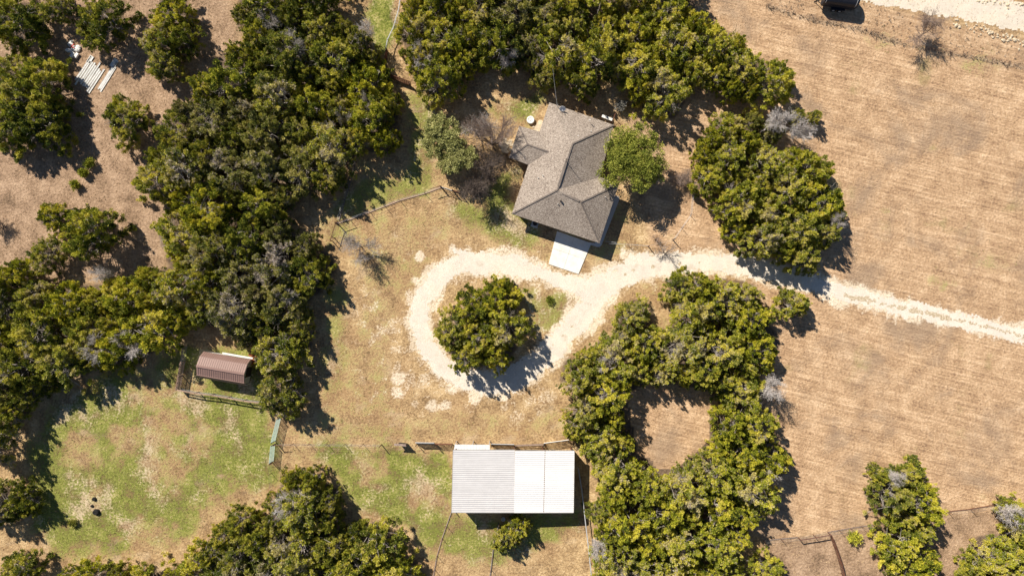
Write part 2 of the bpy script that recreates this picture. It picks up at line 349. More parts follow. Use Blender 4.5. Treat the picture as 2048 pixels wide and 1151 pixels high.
def ground_channels(px, py):
    """px,py = photo-pixel arrays -> green, chalk, field, rough, litter"""
    nb = fbm(px/60, py/60, 4) - .5; nf = fbm(px/14+40, py/14, 4) - .5
    g = np.zeros_like(px)
    for P, a in GREENS: g = np.maximum(g, a * (1 - sstep(-28, 22, poly_sd(px, py, P) + nb*70)))
    bare_ = np.zeros_like(px)
    for x, y, r in ((300,790,52),(335,850,62),(250,880,45),(330,935,55),(400,880,38),(480,1010,60),(300,1090,62),(440,1030,60),(600,915,40),(740,940,45),(850,1000,40),(190,1000,26),(380,770,35),(160,900,50)): bare_ = np.maximum(bare_, 1 - sstep(.35, 1.25, np.hypot(px-x, py-y)/r + nf*1.6))
    g = g*(1-.5*bare_)
    for x, y, r, a in EDGEG: g = np.maximum(g, a * (1 - sstep(.3, 1.1, np.hypot(px-x, (py-y)*1.6)/r + nb)))
    dr = np.full(px.shape, 1e9)
    for S in DRIVE: dr = np.minimum(dr, seg_dist(px, py, [(a, b) for a, b, c in S], False, [c for a, b, c in S]))
    ch = (1 - sstep(-8, 13, dr + nf*34 + nb*30)) * .9
    for x, y, r, a in DUST: ch = np.maximum(ch, a * (1 - sstep(.45, 1.15, np.hypot(px-x, py-y)/r + nf*1.1)))
    yard = 1 - sstep(-60, 40, poly_sd(px, py, [(690,480),(900,470),(1300,500),(1330,560),(1140,700),(1140,880),(700,860),(680,640)]))
    ch = np.maximum(ch, yard * sstep(.02, .20, nf*.9+nb*.7) * .55)
    f = 1 - sstep(-12, 12, np.minimum(poly_sd(px, py, [(1380,-80),(2400,160),(2400,740),(2048,668),(1738,598),(1500,531),(1300,500),(1290,200)]),
                                      poly_sd(px, py, [(1500,560),(1738,610),(2400,730),(2400,1000),(1900,1024),(1530,1082),(1400,1000),(1290,960),(1250,780),(1500,700)])) + nb*8)
    ro = 1 - sstep(-20, 30, poly_sd(px, py, [(-600,-400),(470,-400),(470,90),(360,220),(340,430),(320,560),(-600,560)]) + nb*30)
    ro = np.maximum(ro, .95 * (1 - sstep(-10, 14, poly_sd(px, py, [(1530,1084),(1740,1048),(1990,1012),(2400,960),(2400,1500),(1530,1500)]))))
    ro = np.maximum(ro, .8 * (1 - sstep(0, 30, np.abs(poly_sd(px, py, [(1280,240),(1400,420),(1440,500),(1330,500),(1290,400),(1330,330)])) + nb*20)))
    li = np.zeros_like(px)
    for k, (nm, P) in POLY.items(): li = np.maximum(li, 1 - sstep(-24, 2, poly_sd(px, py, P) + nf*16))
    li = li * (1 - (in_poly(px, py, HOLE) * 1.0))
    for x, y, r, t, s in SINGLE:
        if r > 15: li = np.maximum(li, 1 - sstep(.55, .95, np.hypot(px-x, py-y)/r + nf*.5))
    brush = seg_dist(px, py, [(1536,15),(1610,35),(1700,55),(1780,80),(1850,100),(1950,115),(2048,135),(2400,200)])
    br = (1 - sstep(1, 9, brush + nf*14)) * .8
    verge = 1 - sstep(-10, 15, poly_sd(px, py, [(1440,-80),(1536,15),(1700,50),(1850,95),(2048,128),(2400,190),(2400,100),(2048,62),(1720,0),(1700,-80)]) + nf*16)
    return g, ch, f, ro, li, np.maximum(br, verge*.35)

def build_ground():
    xs = np.concatenate([np.array([-1500,-600,-300,-180,-120]), np.arange(-92, 92.01, .4), np.array([120,180,300,600,1500])])
    ys = np.concatenate([np.array([-1500,-600,-300,-160,-90]), np.arange(-58, 58.01, .4), np.array([90,160,300,600,1500])])
    X, Y = np.meshgrid(xs, ys); px = X*PXM + 1024; py = 575.5 - Y*PXM
    chs = ground_channels(px, py)
    Z = -0.012 + 0*X
    nx, ny = len(xs), len(ys)
    me = bpy.data.meshes.new('ground'); v = np.stack([X, Y, Z], -1).reshape(-1, 3)
    i = np.arange(nx-1); j = np.arange(ny-1); I, J = np.meshgrid(i, j); a = (J*nx + I).ravel()
    f = np.stack([a, a+1, a+nx+1, a+nx], -1)
    me.from_pydata(v.tolist(), [], f.tolist())
    c1 = me.color_attributes.new('zone_a', 'FLOAT_COLOR', 'POINT'); c2 = me.color_attributes.new('zone_b', 'FLOAT_COLOR', 'POINT')
    g, ch, fi, ro, li, br = [c.ravel() for c in chs]
    c1.data.foreach_set('color', np.stack([g, ch, fi, np.ones_like(g)], -1).ravel().astype(np.float32))
    c2.data.foreach_set('color', np.stack([ro, li, br, np.ones_like(g)], -1).ravel().astype(np.float32))
    k = NT('dry_ground'); P = k.pos()
    A = k.sep(k.attr('zone_a')); B = k.sep(k.attr('zone_b'))
    nbig = k.noise(.06, 3, co=P); nmid = k.noise(.45, 5, .6, P); nfine = k.noise(3.2, 6, .72, P); nspk = k.noise(11, 3, .7, P)
    tex = k.math('ADD', k.math('MULTIPLY', nfine, .52), k.math('MULTIPLY', nmid, .42)); tex = k.math('MULTIPLY_ADD', nspk, .12, tex)
    dry = k.ramp(tex, [(.42, (.215, .135, .068, 1)), (.50, (.40, .26, .13, 1)), (.57, (.58, .40, .205, 1)), (.68, (.86, .65, .39, 1))])
    dry = k.mix(k.math('MULTIPLY', k.rng(k.noise(.16, 4, .6, P, .6), .46, .62), .5), dry, k.mix(.5, dry, (.40, .23, .115, 1)))
    dry = k.mix(k.math('MULTIPLY', k.rng(k.noise(.23, 4, .65, k.map(P, .4, (1, 1.4, 1))), .54, .68), .38), dry, (.66, .51, .33, 1))
    # mown field: windrow streaks
    warp = k.map(P, R(-13.5), (.11, 3.2, 1)); st = k.noise(1.0, 5, .65, warp, .3); st2 = k.noise(.45, 3, .5, k.map(P, R(-13.5), (.05, 1.2, 1)))
    rows = k.n.new('ShaderNodeTexWave'); rows.wave_type = 'BANDS'; rows.bands_direction = 'Y'; rows.inputs['Scale'].default_value = .34
    rows.inputs['Distortion'].default_value = 2.2; rows.inputs['Detail'].default_value = 3; rows.inputs['Detail Scale'].default_value = 1.2
    k.link(k.map(P, R(-13.5), (.5, 1, 1)), rows.inputs['Vector'])
    rowm = k.math('MULTIPLY', rows.outputs['Fac'], k.rng(nbig, .42, .62)); 
    ft = k.math('ADD', k.math('MULTIPLY', st, .30), k.math('MULTIPLY', nfine, .45)); ft = k.math('MULTIPLY_ADD', nmid, .30, ft)
    ft = k.math('MULTIPLY_ADD', rowm, .02, k.math('ADD', ft, k.math('MULTIPLY', st2, .055)))
    field = k.ramp(ft, [(.43, (.24, .145, .088, 1)), (.505, (.425, .267, .15, 1)), (.57, (.575, .378, .22, 1)), (.67, (.83, .59, .37, 1))])
    fpatch = k.rng(k.noise(.11, 4, .6, P, .5), .5, .68); field = k.mix(k.math('MULTIPLY', fpatch, .6), field, (.30, .215, .15, 1))
    fgreen = k.rng(k.noise(.14, 4, .6, k.map(P, .9, (1, 1, 1))), .60, .76); field = k.mix(k.math('MULTIPLY', fgreen, .6), field, (.30, .275, .10, 1))
    rough = k.ramp(tex, [(.41, (.17, .112, .068, 1)), (.50, (.34, .222, .138, 1)), (.58, (.48, .325, .21, 1)), (.70, (.70, .50, .33, 1))])
    grass = k.ramp(tex, [(.42, (.06, .088, .012, 1)), (.49, (.13, .17, .022, 1)), (.55, (.225, .255, .042, 1)), (.62, (.38, .345, .11, 1)), (.70, (.62, .50, .27, 1))])
    straw = k.ramp(tex, [(.42, (.34, .24, .13, 1)), (.5, (.58, .43, .28, 1)), (.7, (.85, .68, .50, 1))])
    chalk = k.ramp(tex, [(.40, (.46, .34, .215, 1)), (.5, (.74, .60, .43, 1)), (.62, (.88, .76, .59, 1))])
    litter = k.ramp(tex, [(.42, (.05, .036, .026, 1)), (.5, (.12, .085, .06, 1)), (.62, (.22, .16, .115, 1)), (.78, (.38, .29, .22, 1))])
    c = k.mix(B[0], dry, rough); c = k.mix(A[2], c, field)
    gm = k.math('ADD', A[0], k.math('MULTIPLY', k.math('SUBTRACT', nmid, .5), 1.5)); gm = k.math('ADD', gm, k.math('MULTIPLY', k.math('SUBTRACT', nfine, .5), 1.3))
    gm = k.math('MULTIPLY', k.rng(gm, .18, .72), k.rng(A[0], .02, .25)); c = k.mix(k.math('MULTIPLY', gm, .92), c, grass)
    sm = k.noise(.16, 5, .6, k.map(P, 1.7, (1, 1.3, 1))); sm2 = k.math('MULTIPLY_ADD', nfine, .5, k.math('MULTIPLY', sm, .75))
    c = k.mix(k.math('MULTIPLY', k.rng(sm2, .64, .76), k.math('MULTIPLY', k.math('MULTIPLY', k.rng(A[0], .2, .5), k.rng(A[0], .98, .66)), .8)), c, straw)
    cm = k.math('ADD', A[1], k.math('MULTIPLY', k.math('SUBTRACT', nfine, .5), 1.7)); cm = k.math('ADD', cm, k.math('MULTIPLY', k.math('SUBTRACT', nspk, .5), .9)); cm = k.math('MULTIPLY', k.rng(cm, .36, .88), k.rng(A[1], .03, .2)); c = k.mix(cm, c, chalk)
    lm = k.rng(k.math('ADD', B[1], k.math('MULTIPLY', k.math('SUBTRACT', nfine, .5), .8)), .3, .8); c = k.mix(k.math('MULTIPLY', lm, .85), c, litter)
    bm = k.rng(k.math('ADD', B[2], k.math('MULTIPLY', k.math('SUBTRACT', nfine, .5), 1.4)), .2, .9); c = k.mix(k.math('MULTIPLY', bm, .8), c, k.ramp(tex, [(.42, (.15, .105, .07, 1)), (.53, (.31, .225, .15, 1)), (.66, (.55, .42, .29, 1))]))
    h = k.math('ADD', k.math('MULTIPLY', nfine, 1.0), k.math('MULTIPLY', nspk, .35)); h = k.math('MULTIPLY_ADD', st, k.math('MULTIPLY', A[2], .5), h)
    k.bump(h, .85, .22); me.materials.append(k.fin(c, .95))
    o = bpy.data.objects.new('ground', me); COL.objects.link(o); tag(o, kind='structure')
build_ground()

def ragged_sheet(name, strokes, z, mat, res, amp, x0, x1, y0, y1, patches=()):
    xs = np.arange(x0, x1, res); ys = np.arange(y0, y1, res); X, Y = np.meshgrid(xs, ys); px = X*PXM+1024; py = 575.5-Y*PXM
    d = np.full(X.shape, 1e9)
    for S in strokes: d = np.minimum(d, seg_dist(px, py, [(a, b) for a, b, c in S], False, [c for a, b, c in S]))
    for x, y, r in patches: d = np.minimum(d, np.hypot(px-x, py-y) - r)
    d = d + (fbm(px/7, py/7, 4)-.5)*amp + (fbm(px/2.4, py/2.4, 2)-.5)*amp*.8 + (fbm(px/40+9, py/40, 3)-.5)*amp*1.5
    dm = d / PXM
    gy, gx = np.gradient(dm, res)
    ins = dm < 0; cell = ins[:-1, :-1] & ins[1:, :-1] & ins[:-1, 1:] & ins[1:, 1:]
    gl = np.maximum(.3, np.hypot(gx, gy)); sh = np.clip(-dm, 0, res*1.4)*((dm < 0) & (dm > -res*1.2))*.8
    X2 = X + gx/gl*sh; Y2 = Y + gy/gl*sh
    J, I = np.nonzero(cell); nx = len(xs); q = np.stack([J*nx+I, J*nx+I+1, (J+1)*nx+I+1, (J+1)*nx+I], -1)
    used, inv = np.unique(q.ravel(), return_inverse=True); q = inv.reshape(-1, 4)
    V = np.stack([X2.ravel()[used], Y2.ravel()[used], np.full(len(used), z)], -1)
    me = bpy.data.meshes.new(name); me.from_pydata(V.tolist(), [], q.tolist()); me.materials.append(mat)
    o = bpy.data.objects.new(name, me); COL.objects.link(o); return tag(o, kind='structure')
def gravel_mat(name, stops, patch, amt):
    k = NT(name); P = k.pos(); v = k.vor(15.0, P, out='Distance'); n = k.noise(7.5, 6, .72, P); nb = k.noise(.5, 4, .6, P)
    f = k.math('ADD', k.math('MULTIPLY', n, .6), k.math('MULTIPLY', v, .25)); f = k.math('MULTIPLY_ADD', nb, .25, f)
    c = k.ramp(f, stops); pm = k.rng(k.math('ADD', k.math('MULTIPLY', n, .5), k.math('MULTIPLY', nb, .6)), patch, patch+.08)
    c = k.mix(k.math('MULTIPLY', pm, amt), c, (.42, .31, .18, 1))
    c = k.mix(k.math('MULTIPLY', k.rng(k.noise(.28, 5, .65, P, .4), .44, .60), .45), c, k.mix(.5, c, (.50, .46, .43, 1)))
    c = k.mix(k.math('MULTIPLY', k.rng(k.noise(2.6, 5, .75, P), .62, .68), .55), c, (.33, .25, .15, 1))
    k.bump(k.math('ADD', n, v), .6, .06); return k.fin(c, .95)
M['gravel'] = gravel_mat('pale_gravel', [(.30, (.28, .225, .16, 1)), (.42, (.56, .475, .37, 1)), (.54, (.77, .675, .55, 1)), (.7, (.90, .83, .73, 1))], .60, .55)
M['caliche'] = gravel_mat('packed_caliche', [(.30, (.50, .40, .29, 1)), (.45, (.66, .56, .43, 1)), (.65, (.80, .71, .58, 1))], .64, .45)
ragged_sheet('gravel_drive', [[(a, b, c-4) for a, b, c in S] for S in DRIVE], 0.004, M['gravel'], .13, 13, -16, 92, -16, 12)
ragged_sheet('dirt_road', [[(1500,-80,36),(1720,-36,36),(1830,-12,36),(1930,6,34),(2048,35,28),(2300,80,28)]], 0.004, M['caliche'], .2, 8, 28, 92, 34, 52)
# grassy strip between the wheel tracks
k = NT('strip_grass'); P = k.pos(); n = k.noise(5, 5, .7, P); M['strip'] = k.fin(k.ramp(n, [(.35, (.30, .22, .13, 1)), (.5, (.50, .40, .27, 1)), (.65, (.72, .62, .48, 1))]), .95)
random.seed(3); strip = []
for t in np.linspace(0, 1, 80):
    x = 1690 + t*430; y = 588.5 + (x-1690)*(669-588.5)/(2048-1690)*1.0 + 1
    if random.random() < .93: strip.append((x, y + random.uniform(-2, 2), random.uniform(2.5, 5.5)))
for t in np.linspace(0, 1, 70):      # the same worn middle carries on, fainter, round the bend and loop
    pts = [(1640,570),(1500,532),(1420,524),(1350,526),(1290,534),(1235,557),(1195,592),(1165,630),(1125,675),(1090,712)]; q = t*(len(pts)-1.001); i0 = int(q); f0 = q-i0
    x = pts[i0][0]*(1-f0)+pts[i0+1][0]*f0; y = pts[i0][1]*(1-f0)+pts[i0+1][1]*f0
    if random.random() < .42: strip.append((x + random.uniform(-4, 4), y + random.uniform(-4, 4), random.uniform(1, 3.2)))
ragged_sheet('drive_centre_strip', [], 0.008, M['strip'], .1, 6, 2, 80, -12, 5, strip)

# concrete slab, walk
HX = Vector((.95, -.314, 0)); HY = Vector((.314, .95, 0))      # house axes (along the front, and away from it)
def flat(name, pts, z0, z1, mat, bevel=0):
    o = MB().prism([W(*p) for p in pts], z0, z1).build(name, mat, None, bevel=bevel); return tag(o, kind='structure')
k = NT('slab_concrete'); P = k.pos(); n = k.noise(1.2, 5, .6, P); n2 = k.noise(8, 3, .6, P)
f = k.math('MULTIPLY_ADD', n2, .3, k.math('MULTIPLY', n, .7)); M['slab'] = k.fin(k.ramp(f, [(.34, (.66, .625, .555, 1)), (.46, (.75, .72, .655, 1)), (.6, (.80, .77, .715, 1))]), .9)
a, b, c, d = (1114,462), (1183,486), (1157,548), (1097,528)
def lerp(p, q, t): return (p[0]+(q[0]-p[0])*t, p[1]+(q[1]-p[1])*t)
m1, m2 = lerp(a, b, .5), lerp(d, c, .5); u1, u2 = lerp(a, d, .52), lerp(b, c, .52); cc = lerp(u1, u2, .5); g = .006
for quad in ((a, m1, cc, u1), (m1, b, u2, cc), (u1, cc, m2, d), (cc, u2, c, m2)):
    cx = sum(q[0] for q in quad)/4; cy = sum(q[1] for q in quad)/4
    flat('driveway_slab', [(cx+(q[0]-cx)*(1-g*1.5), cy+(q[1]-cy)*(1-g*1.5)) for q in quad], -.05, .09, M['slab'], .01)
flat('path', [(1178,484),(1190,486),(1228,398),(1231,391),(1238,393),(1238.5,399),(1203,490),(1199,493.5),(1194,493.5),(1176,488)], -.05, .085, M['concrete'], .01)
# ================================================================ HOUSE
E = 2.75; SL = .42
def plane_z(p, a, b):   # roof height of photo pixel p above the eave line a-b
    a = Vector(a); b = Vector(b); p = Vector(p); d = (b-a).normalized(); return E + abs(d.x*(p.y-a.y)-d.y*(p.x-a.x))/PXM*SL
A_, B_, C_, D_, E_, F_ = (1098.7,204.8), (1227.6,249.9), (1199.8,354), (1238.2,367.9), (1198.9,486), (1023.5,427.5)
P1, P2, Q_ = (1145.2,287.3), (1114.8,379.8), (1161.6,404)
N1, N2, Rr, W1, W2, Wr = (1079.0,263), (1056.6,329.5), (1097.3,303.8), (1038.2,251.7), (1017.4,306.4+8), (1055,288.5)
W2 = (1018.2,314.6)
zr = E + 4.86*SL; zq = E + 4.4*SL; zw = E + 2.15*SL
e = lambda p: W(*p, E)
house = empty('house', W(1125, 350, 0), 'single storey house with brown-grey shingled hip roof at the top of the drive', 'house')
def hip_roof():
    m = MB()
    for f in ([e(A_), e(B_), W(*P1, zr)], [e(B_), e(C_), W(*P2, zr), W(*P1, zr)], [e(C_), e(D_), W(*Q_, zq), W(*P2, zr)],
              [e(D_), e(E_), W(*Q_, zq)], [e(E_), e(F_), W(*P2, zr), W(*Q_, zq)],
              [e(F_), e(N2), W(*Rr, zw), W(*P2, zr)], [W(*P2, zr), W(*Rr, zw), W(*P1, zr)], [W(*Rr, zw), e(N1), e(A_), W(*P1, zr)],
              [e(W1), e(N1), W(*Rr, zw), W(*Wr, zw)], [W(*Wr, zw), W(*Rr, zw), e(N2), e(W2)], [e(W1), W(*Wr, zw), e(W2)]): m.poly(f)
    return m
roof = hip_roof().build('roof', M['shingle'], house)
outline = [A_, B_, C_, D_, E_, F_, N2, W2, W1, N1]
def ring(pts, off):     # inward offset of a polygon in world coords
    V = [Vector((p.x, p.y)) for p in pts]; n = len(V); ar = sum(V[i].x*V[(i+1)%n].y - V[(i+1)%n].x*V[i].y for i in range(n)); s = 1 if ar > 0 else -1
    out = []
    for i in range(n):
        a, b, c = V[i-1], V[i], V[(i+1) % n]; d1 = (b-a).normalized(); d2 = (c-b).normalized()
        n1 = Vector((-d1.y, d1.x))*s; n2 = Vector((-d2.y, d2.x))*s; k = n1+n2; k = k/k.dot(n1)*off if k.length > .1 else n1*off
        out.append(b + k)
    return out
ow = [e(p) for p in outline]; n = len(ow); fas = MB(); inr = ring(ow, .045); outr = ring(ow, -.012)
for i in range(n):
    j = (i+1) % n; fas.bar(Vector((*ring(ow, .02)[i], E-.105)), Vector((*ring(ow, .02)[j], E-.105)), .04, .17)
fas.build('fascia', M['trim'], roof)
so = MB(); so.poly([Vector((*p, E-.17)) for p in ring(ow, .05)]); so.build('soffit', M['trim'], roof)
cap = MB()
for p, q in ((W(*P1, zr), W(*P2, zr)), (W(*P1, zr), e(B_)), (W(*P2, zr), e(F_)), (W(*Q_, zq), e(D_)), (W(*Q_, zq), e(E_)), (W(*Rr, zw), W(*Wr, zw)), (W(*Wr, zw), e(W1)), (W(*Wr, zw), e(W2))):
    cap.bar(p + Vector((0,0,.02)), q + Vector((0,0,.02)), .2, .05)
q1 = W(1124, 386, zq+.05); q2 = W(1159, 402, zq+.03); cap.bar(q1, q2, .3, .12)
cap.build('ridge_cap', M['ridge'], roof)
r1 = W(1133, 322, zr+.05); r2 = W(1117, 372, zr+.05); MB().bar(r1, r2, .32, .12).build('ridge_vent', M['ridge'], roof)
wl = ring(ow, .55); MB().prism(wl, 0, E-.15).build('wall', M['wall'], house)
def pipe(px, py, h, r=.06, col='white', name='vent_pipe'):
    z = min(zr, max(E, plane_z((px, py), A_, F_) if px < 1130 else E+1.2))
    g = W(px, py, z); MB().tube(g - Vector((0,0,.3)), g + Vector((0,0,h)), r, r, 8).build(name, M[col], roof)
pipe(1076, 355.5, .30); pipe(1085.5, 351, .32); pipe(1156, 272, .3); pipe(1179.5, 240.5, .3)
def onroof(px, py):   # height of the roof over a photo pixel, by ray-casting the roof mesh
    o = cam.location; d = (W(px, py, 0) - o).normalized(); inv = house.matrix_basis.inverted()
    ok, loc, nn, idx = roof.ray_cast(inv @ o, d); return (house.matrix_basis @ loc) if ok else W(px, py, E)
bpy.context.view_layer.update()
def rpipe(px, py, h, r, col, name):
    g = onroof(px, py); return MB().tube(g - Vector((0,0,.1)), g + Vector((0,0,h)), r, r, 8).build(name, M[col], roof)
rpipe(1121.5, 402, .38, .13, 'dark_steel', 'exhaust_vent'); rpipe(1115.5, 407.5, .3, .05, 'white', 'vent_pipe'); rpipe(1210.5, 394, .3, .05, 'white', 'vent_pipe'); rpipe(1182, 263, .2, .06, 'white', 'vent_pipe')
# antenna mast on the ridge
g = onroof(1131.5, 322); am = MB().tube(g, g + Vector((0,0,2.0)), .035, .03, 8).tube(g+Vector((-.35,0,.02)), g+Vector((0,0,.9)), .015, .015, 5).tube(g+Vector((.3,.25,.02)), g+Vector((0,0,.9)), .015, .015, 5)
am.build('antenna_mast', M['dark_steel'], house)
# satellite dish
g = onroof(1124, 219); dm = MB(); dd = Vector((-.15, -.75, .65)).normalized(); c0 = g + Vector((.05, .05, .55))
prof = [(0.0, 0), (.2, .03), (.36, .09), (.45, .16), (.44, .18), (.35, .11), (.2, .05), (.0, .02)]
dish = MB().lathe((0,0,0), prof, 20); rot = dd.to_track_quat('Z', 'Y').to_matrix().to_4x4(); dish.v = [tuple(Matrix.Translation(c0) @ rot @ Vector(v)) for v in dish.v]
do = dish.build('satellite_dish', M['white'], house, True)
MB().tube(g - Vector((0,0,.05)), c0, .03, .025, 6).tube(c0 - dd*.02 - Vector((0,0,.25)), c0 + dd*.5, .015, .015, 5).box(c0+dd*.52, (.1,.1,.1)).build('dish_mount', M['galv'], do)
# service mast on the roof edge with its cable drop
g = onroof(1114.5, 213); MB().tube(g, g+Vector((0,0,1.1)), .035, .035, 8).build('service_mast', M['galv'], house)
# windows, doors, garage door (walls under the eaves)
def wall_item(name, i, t, w_, h_, z0, mat, parent=house, dep=.05, framed=True):
    a = Vector(wl[i]); b = Vector(wl[(i+1) % n]); d = (b-a).normalized(); p = a.lerp(b, t)
    ang = math.atan2(d.y, d.x); cen = sum((Vector(q) for q in wl), Vector((0,0)))/n; nn = Vector((d.y, -d.x))
    ar = sum(wl[q].x*wl[(q+1)%n].y - wl[(q+1)%n].x*wl[q].y for q in range(n)); nn = nn if ar > 0 else -nn
    if framed:
        fr = MB(); 
        for sx in (-1, 1): fr.box((*(p + d*sx*(w_/2+.04) + nn*.03), z0+h_/2), (.08, .1, h_+.16), ang)
        for zz in (z0-.04, z0+h_+.04): fr.box((*(p + nn*.032), zz), (w_+.0, .1, .08), ang)
        fr.build(name+'_frame' if name != 'window' else 'frame', M['white'], MB().box((*(p+nn*.02), z0+h_/2), (w_, dep, h_), ang).build(name, mat, parent))
    else: return MB().box((*(p+nn*.02), z0+h_/2), (w_, dep, h_), ang).build(name, mat, parent)
for i, t in ((0,.3),(0,.7),(1,.35),(1,.7),(3,.65),(5,.35),(7,.5),(8,.5),(9,.5)): wall_item('window', i, t, 1.2, 1.2, .95, M['glass'])
wall_item('door', 3, .3, .95, 2.05, .08, M['wood'])
gd = wall_item('garage_door', 4, .33, 4.4, 2.15, .06, M['white'], framed=False)
MB().prism([Vector(p) + (Vector(p)-Vector((wl[0])))*0 for p in ring(ow, .48)], -.05, .12).build('foundation', M['concrete'], house)

# air conditioner
def ac():
    p = W(1070, 447, .45); t = empty('air_conditioner', (p.x, p.y, 0), 'square grey air conditioning unit in the shade beside the garage wall', 'air conditioner', rz=R(-18))
    s = MB(); c = Vector((p.x, p.y, 0)); rz = R(-18)
    MB().box(c+Vector((0,0,.05)), (1.0,1.0,.1), rz).build('pad', M['concrete'], t)
    MB().box(c+Vector((0,0,.48)), (.8,.8,.74), rz, ).build('casing', M['ac'], t, bevel=.03)
    MB().lathe(c+Vector((0,0,.852)), [(.30,0),(.33,.0),(.33,.03),(.30,.03)], 20).lathe(c+Vector((0,0,.855)), [(.06,0),(.06,.03),(0,.03)], 12).build('fan_grille', M['dark_steel'], t)
ac()
# stone paving spots and fire ring behind the house
def stones(name, cx, cy, r, cnt, label, seed):
    random.seed(seed); c = W(cx, cy); m = MB()
    for i in range(cnt):
        a = random.random()*6.28; q = r*math.sqrt(random.random()); x, y = c.x+q*math.cos(a), c.y+q*math.sin(a); k = random.randint(5,7); rr = random.uniform(.22,.42)
        pts = [(x+rr*random.uniform(.7,1.1)*math.cos(6.28*j/k), y+rr*random.uniform(.7,1.1)*math.sin(6.28*j/k)) for j in range(k)]
        m.prism(pts, -.02, .035 + .007*i/cnt + random.uniform(0,.03))
    o = m.build(name, M['stone'], None, bevel=.01); tag(o, label, 'paving', 'stone paving spots behind the house')
stones('stone_paving', 1077, 254, .85, 22, 'patch of pale flat stones tucked into the inner corner of the house roofline', 1)
stones('stone_paving', 1014, 291, 1.0, 26, 'patch of pale flat stones beside the west wing, under the leafless tree', 2)
def fire_ring():
    c = W(1061, 241); t = empty('fire_ring', (c.x, c.y, 0), 'round white concrete fire ring on the lawn beside the house', 'fire pit')
    MB().lathe(c, [(.30,0),(.55,0),(.55,.42),(.50,.45),(.36,.45),(.30,.40)], 28).build('rim', M['white'], t, True)
    MB().lathe(c+Vector((0,0,.02)), [(.29,0),(.29,.12),(.0,.14)], 20).build('ash_bed', M['dark_steel'], t)
    MB().lathe(c+Vector((0,0,.16)), [(.16,0),(.16,.26),(.12,.3),(0,.3)], 16).build('lid', M['white'], t)
fire_ring()
# steel frame with a white seat-beam by the back corner
def swing():
    t = empty('garden_swing_frame', W(1215, 236), 'pale bench beam on rusty steel frame by the upper right house corner', 'swing frame')
    a, b = W(1204, 231.5, 1.1), W(1224.5, 239.5, 1.1); MB().bar(a, b, .38, .07).build('beam', M['white'], t)
    for p in (a, b):
        for s in (-.35, .35): MB().tube(p - Vector((0,0,.04)), Vector((p.x, p.y+s, 0)), .04, .04, 6).build('leg', M['rust'], t)
    x, y = W(1226,240,1.9), W(1231,226,1.9)
    f = MB(); f.bar(x, y, .08, .08); f.tube(x, (x.x, x.y, 0), .045, n=6); f.tube(y, (y.x, y.y, 0), .045, n=6); f.build('frame', M['rust'], t)
swing()

# ================================================================ sheet-metal corrugation helper
def corrugate(p00, p10, p11, p01, cnt, h, along='u', name=None):
    """sheet with raised ribs; p00->p10 = u, p00->p01 = v; ribs run along u and repeat along v"""
    m = MB(); prof = []
    for i in range(cnt):
        for t, z in ((0,0),(.62,0),(.70,h),(.88,h),(.96,0)): prof.append(((i+t)/cnt, z))
    prof.append((1.0, 0)); p00, p10, p11, p01 = map(Vector, (p00, p10, p11, p01)); nrm = (p10-p00).cross(p01-p00).normalized()
    if nrm.z < 0: nrm = -nrm
    k = len(m.v)
    for t, z in prof:
        m.v.append(tuple(p00.lerp(p01, t) + nrm*z)); m.v.append(tuple(p10.lerp(p11, t) + nrm*z))
    for i in range(len(prof)-1): m.f.append((k+2*i, k+2*i+1, k+2*i+3, k+2*i+2))
    q = len(m.v); m.v += [tuple(p - nrm*.03) for p in (p00, p10, p11, p01)]; m.f.append((q, q+3, q+2, q+1))
    return m
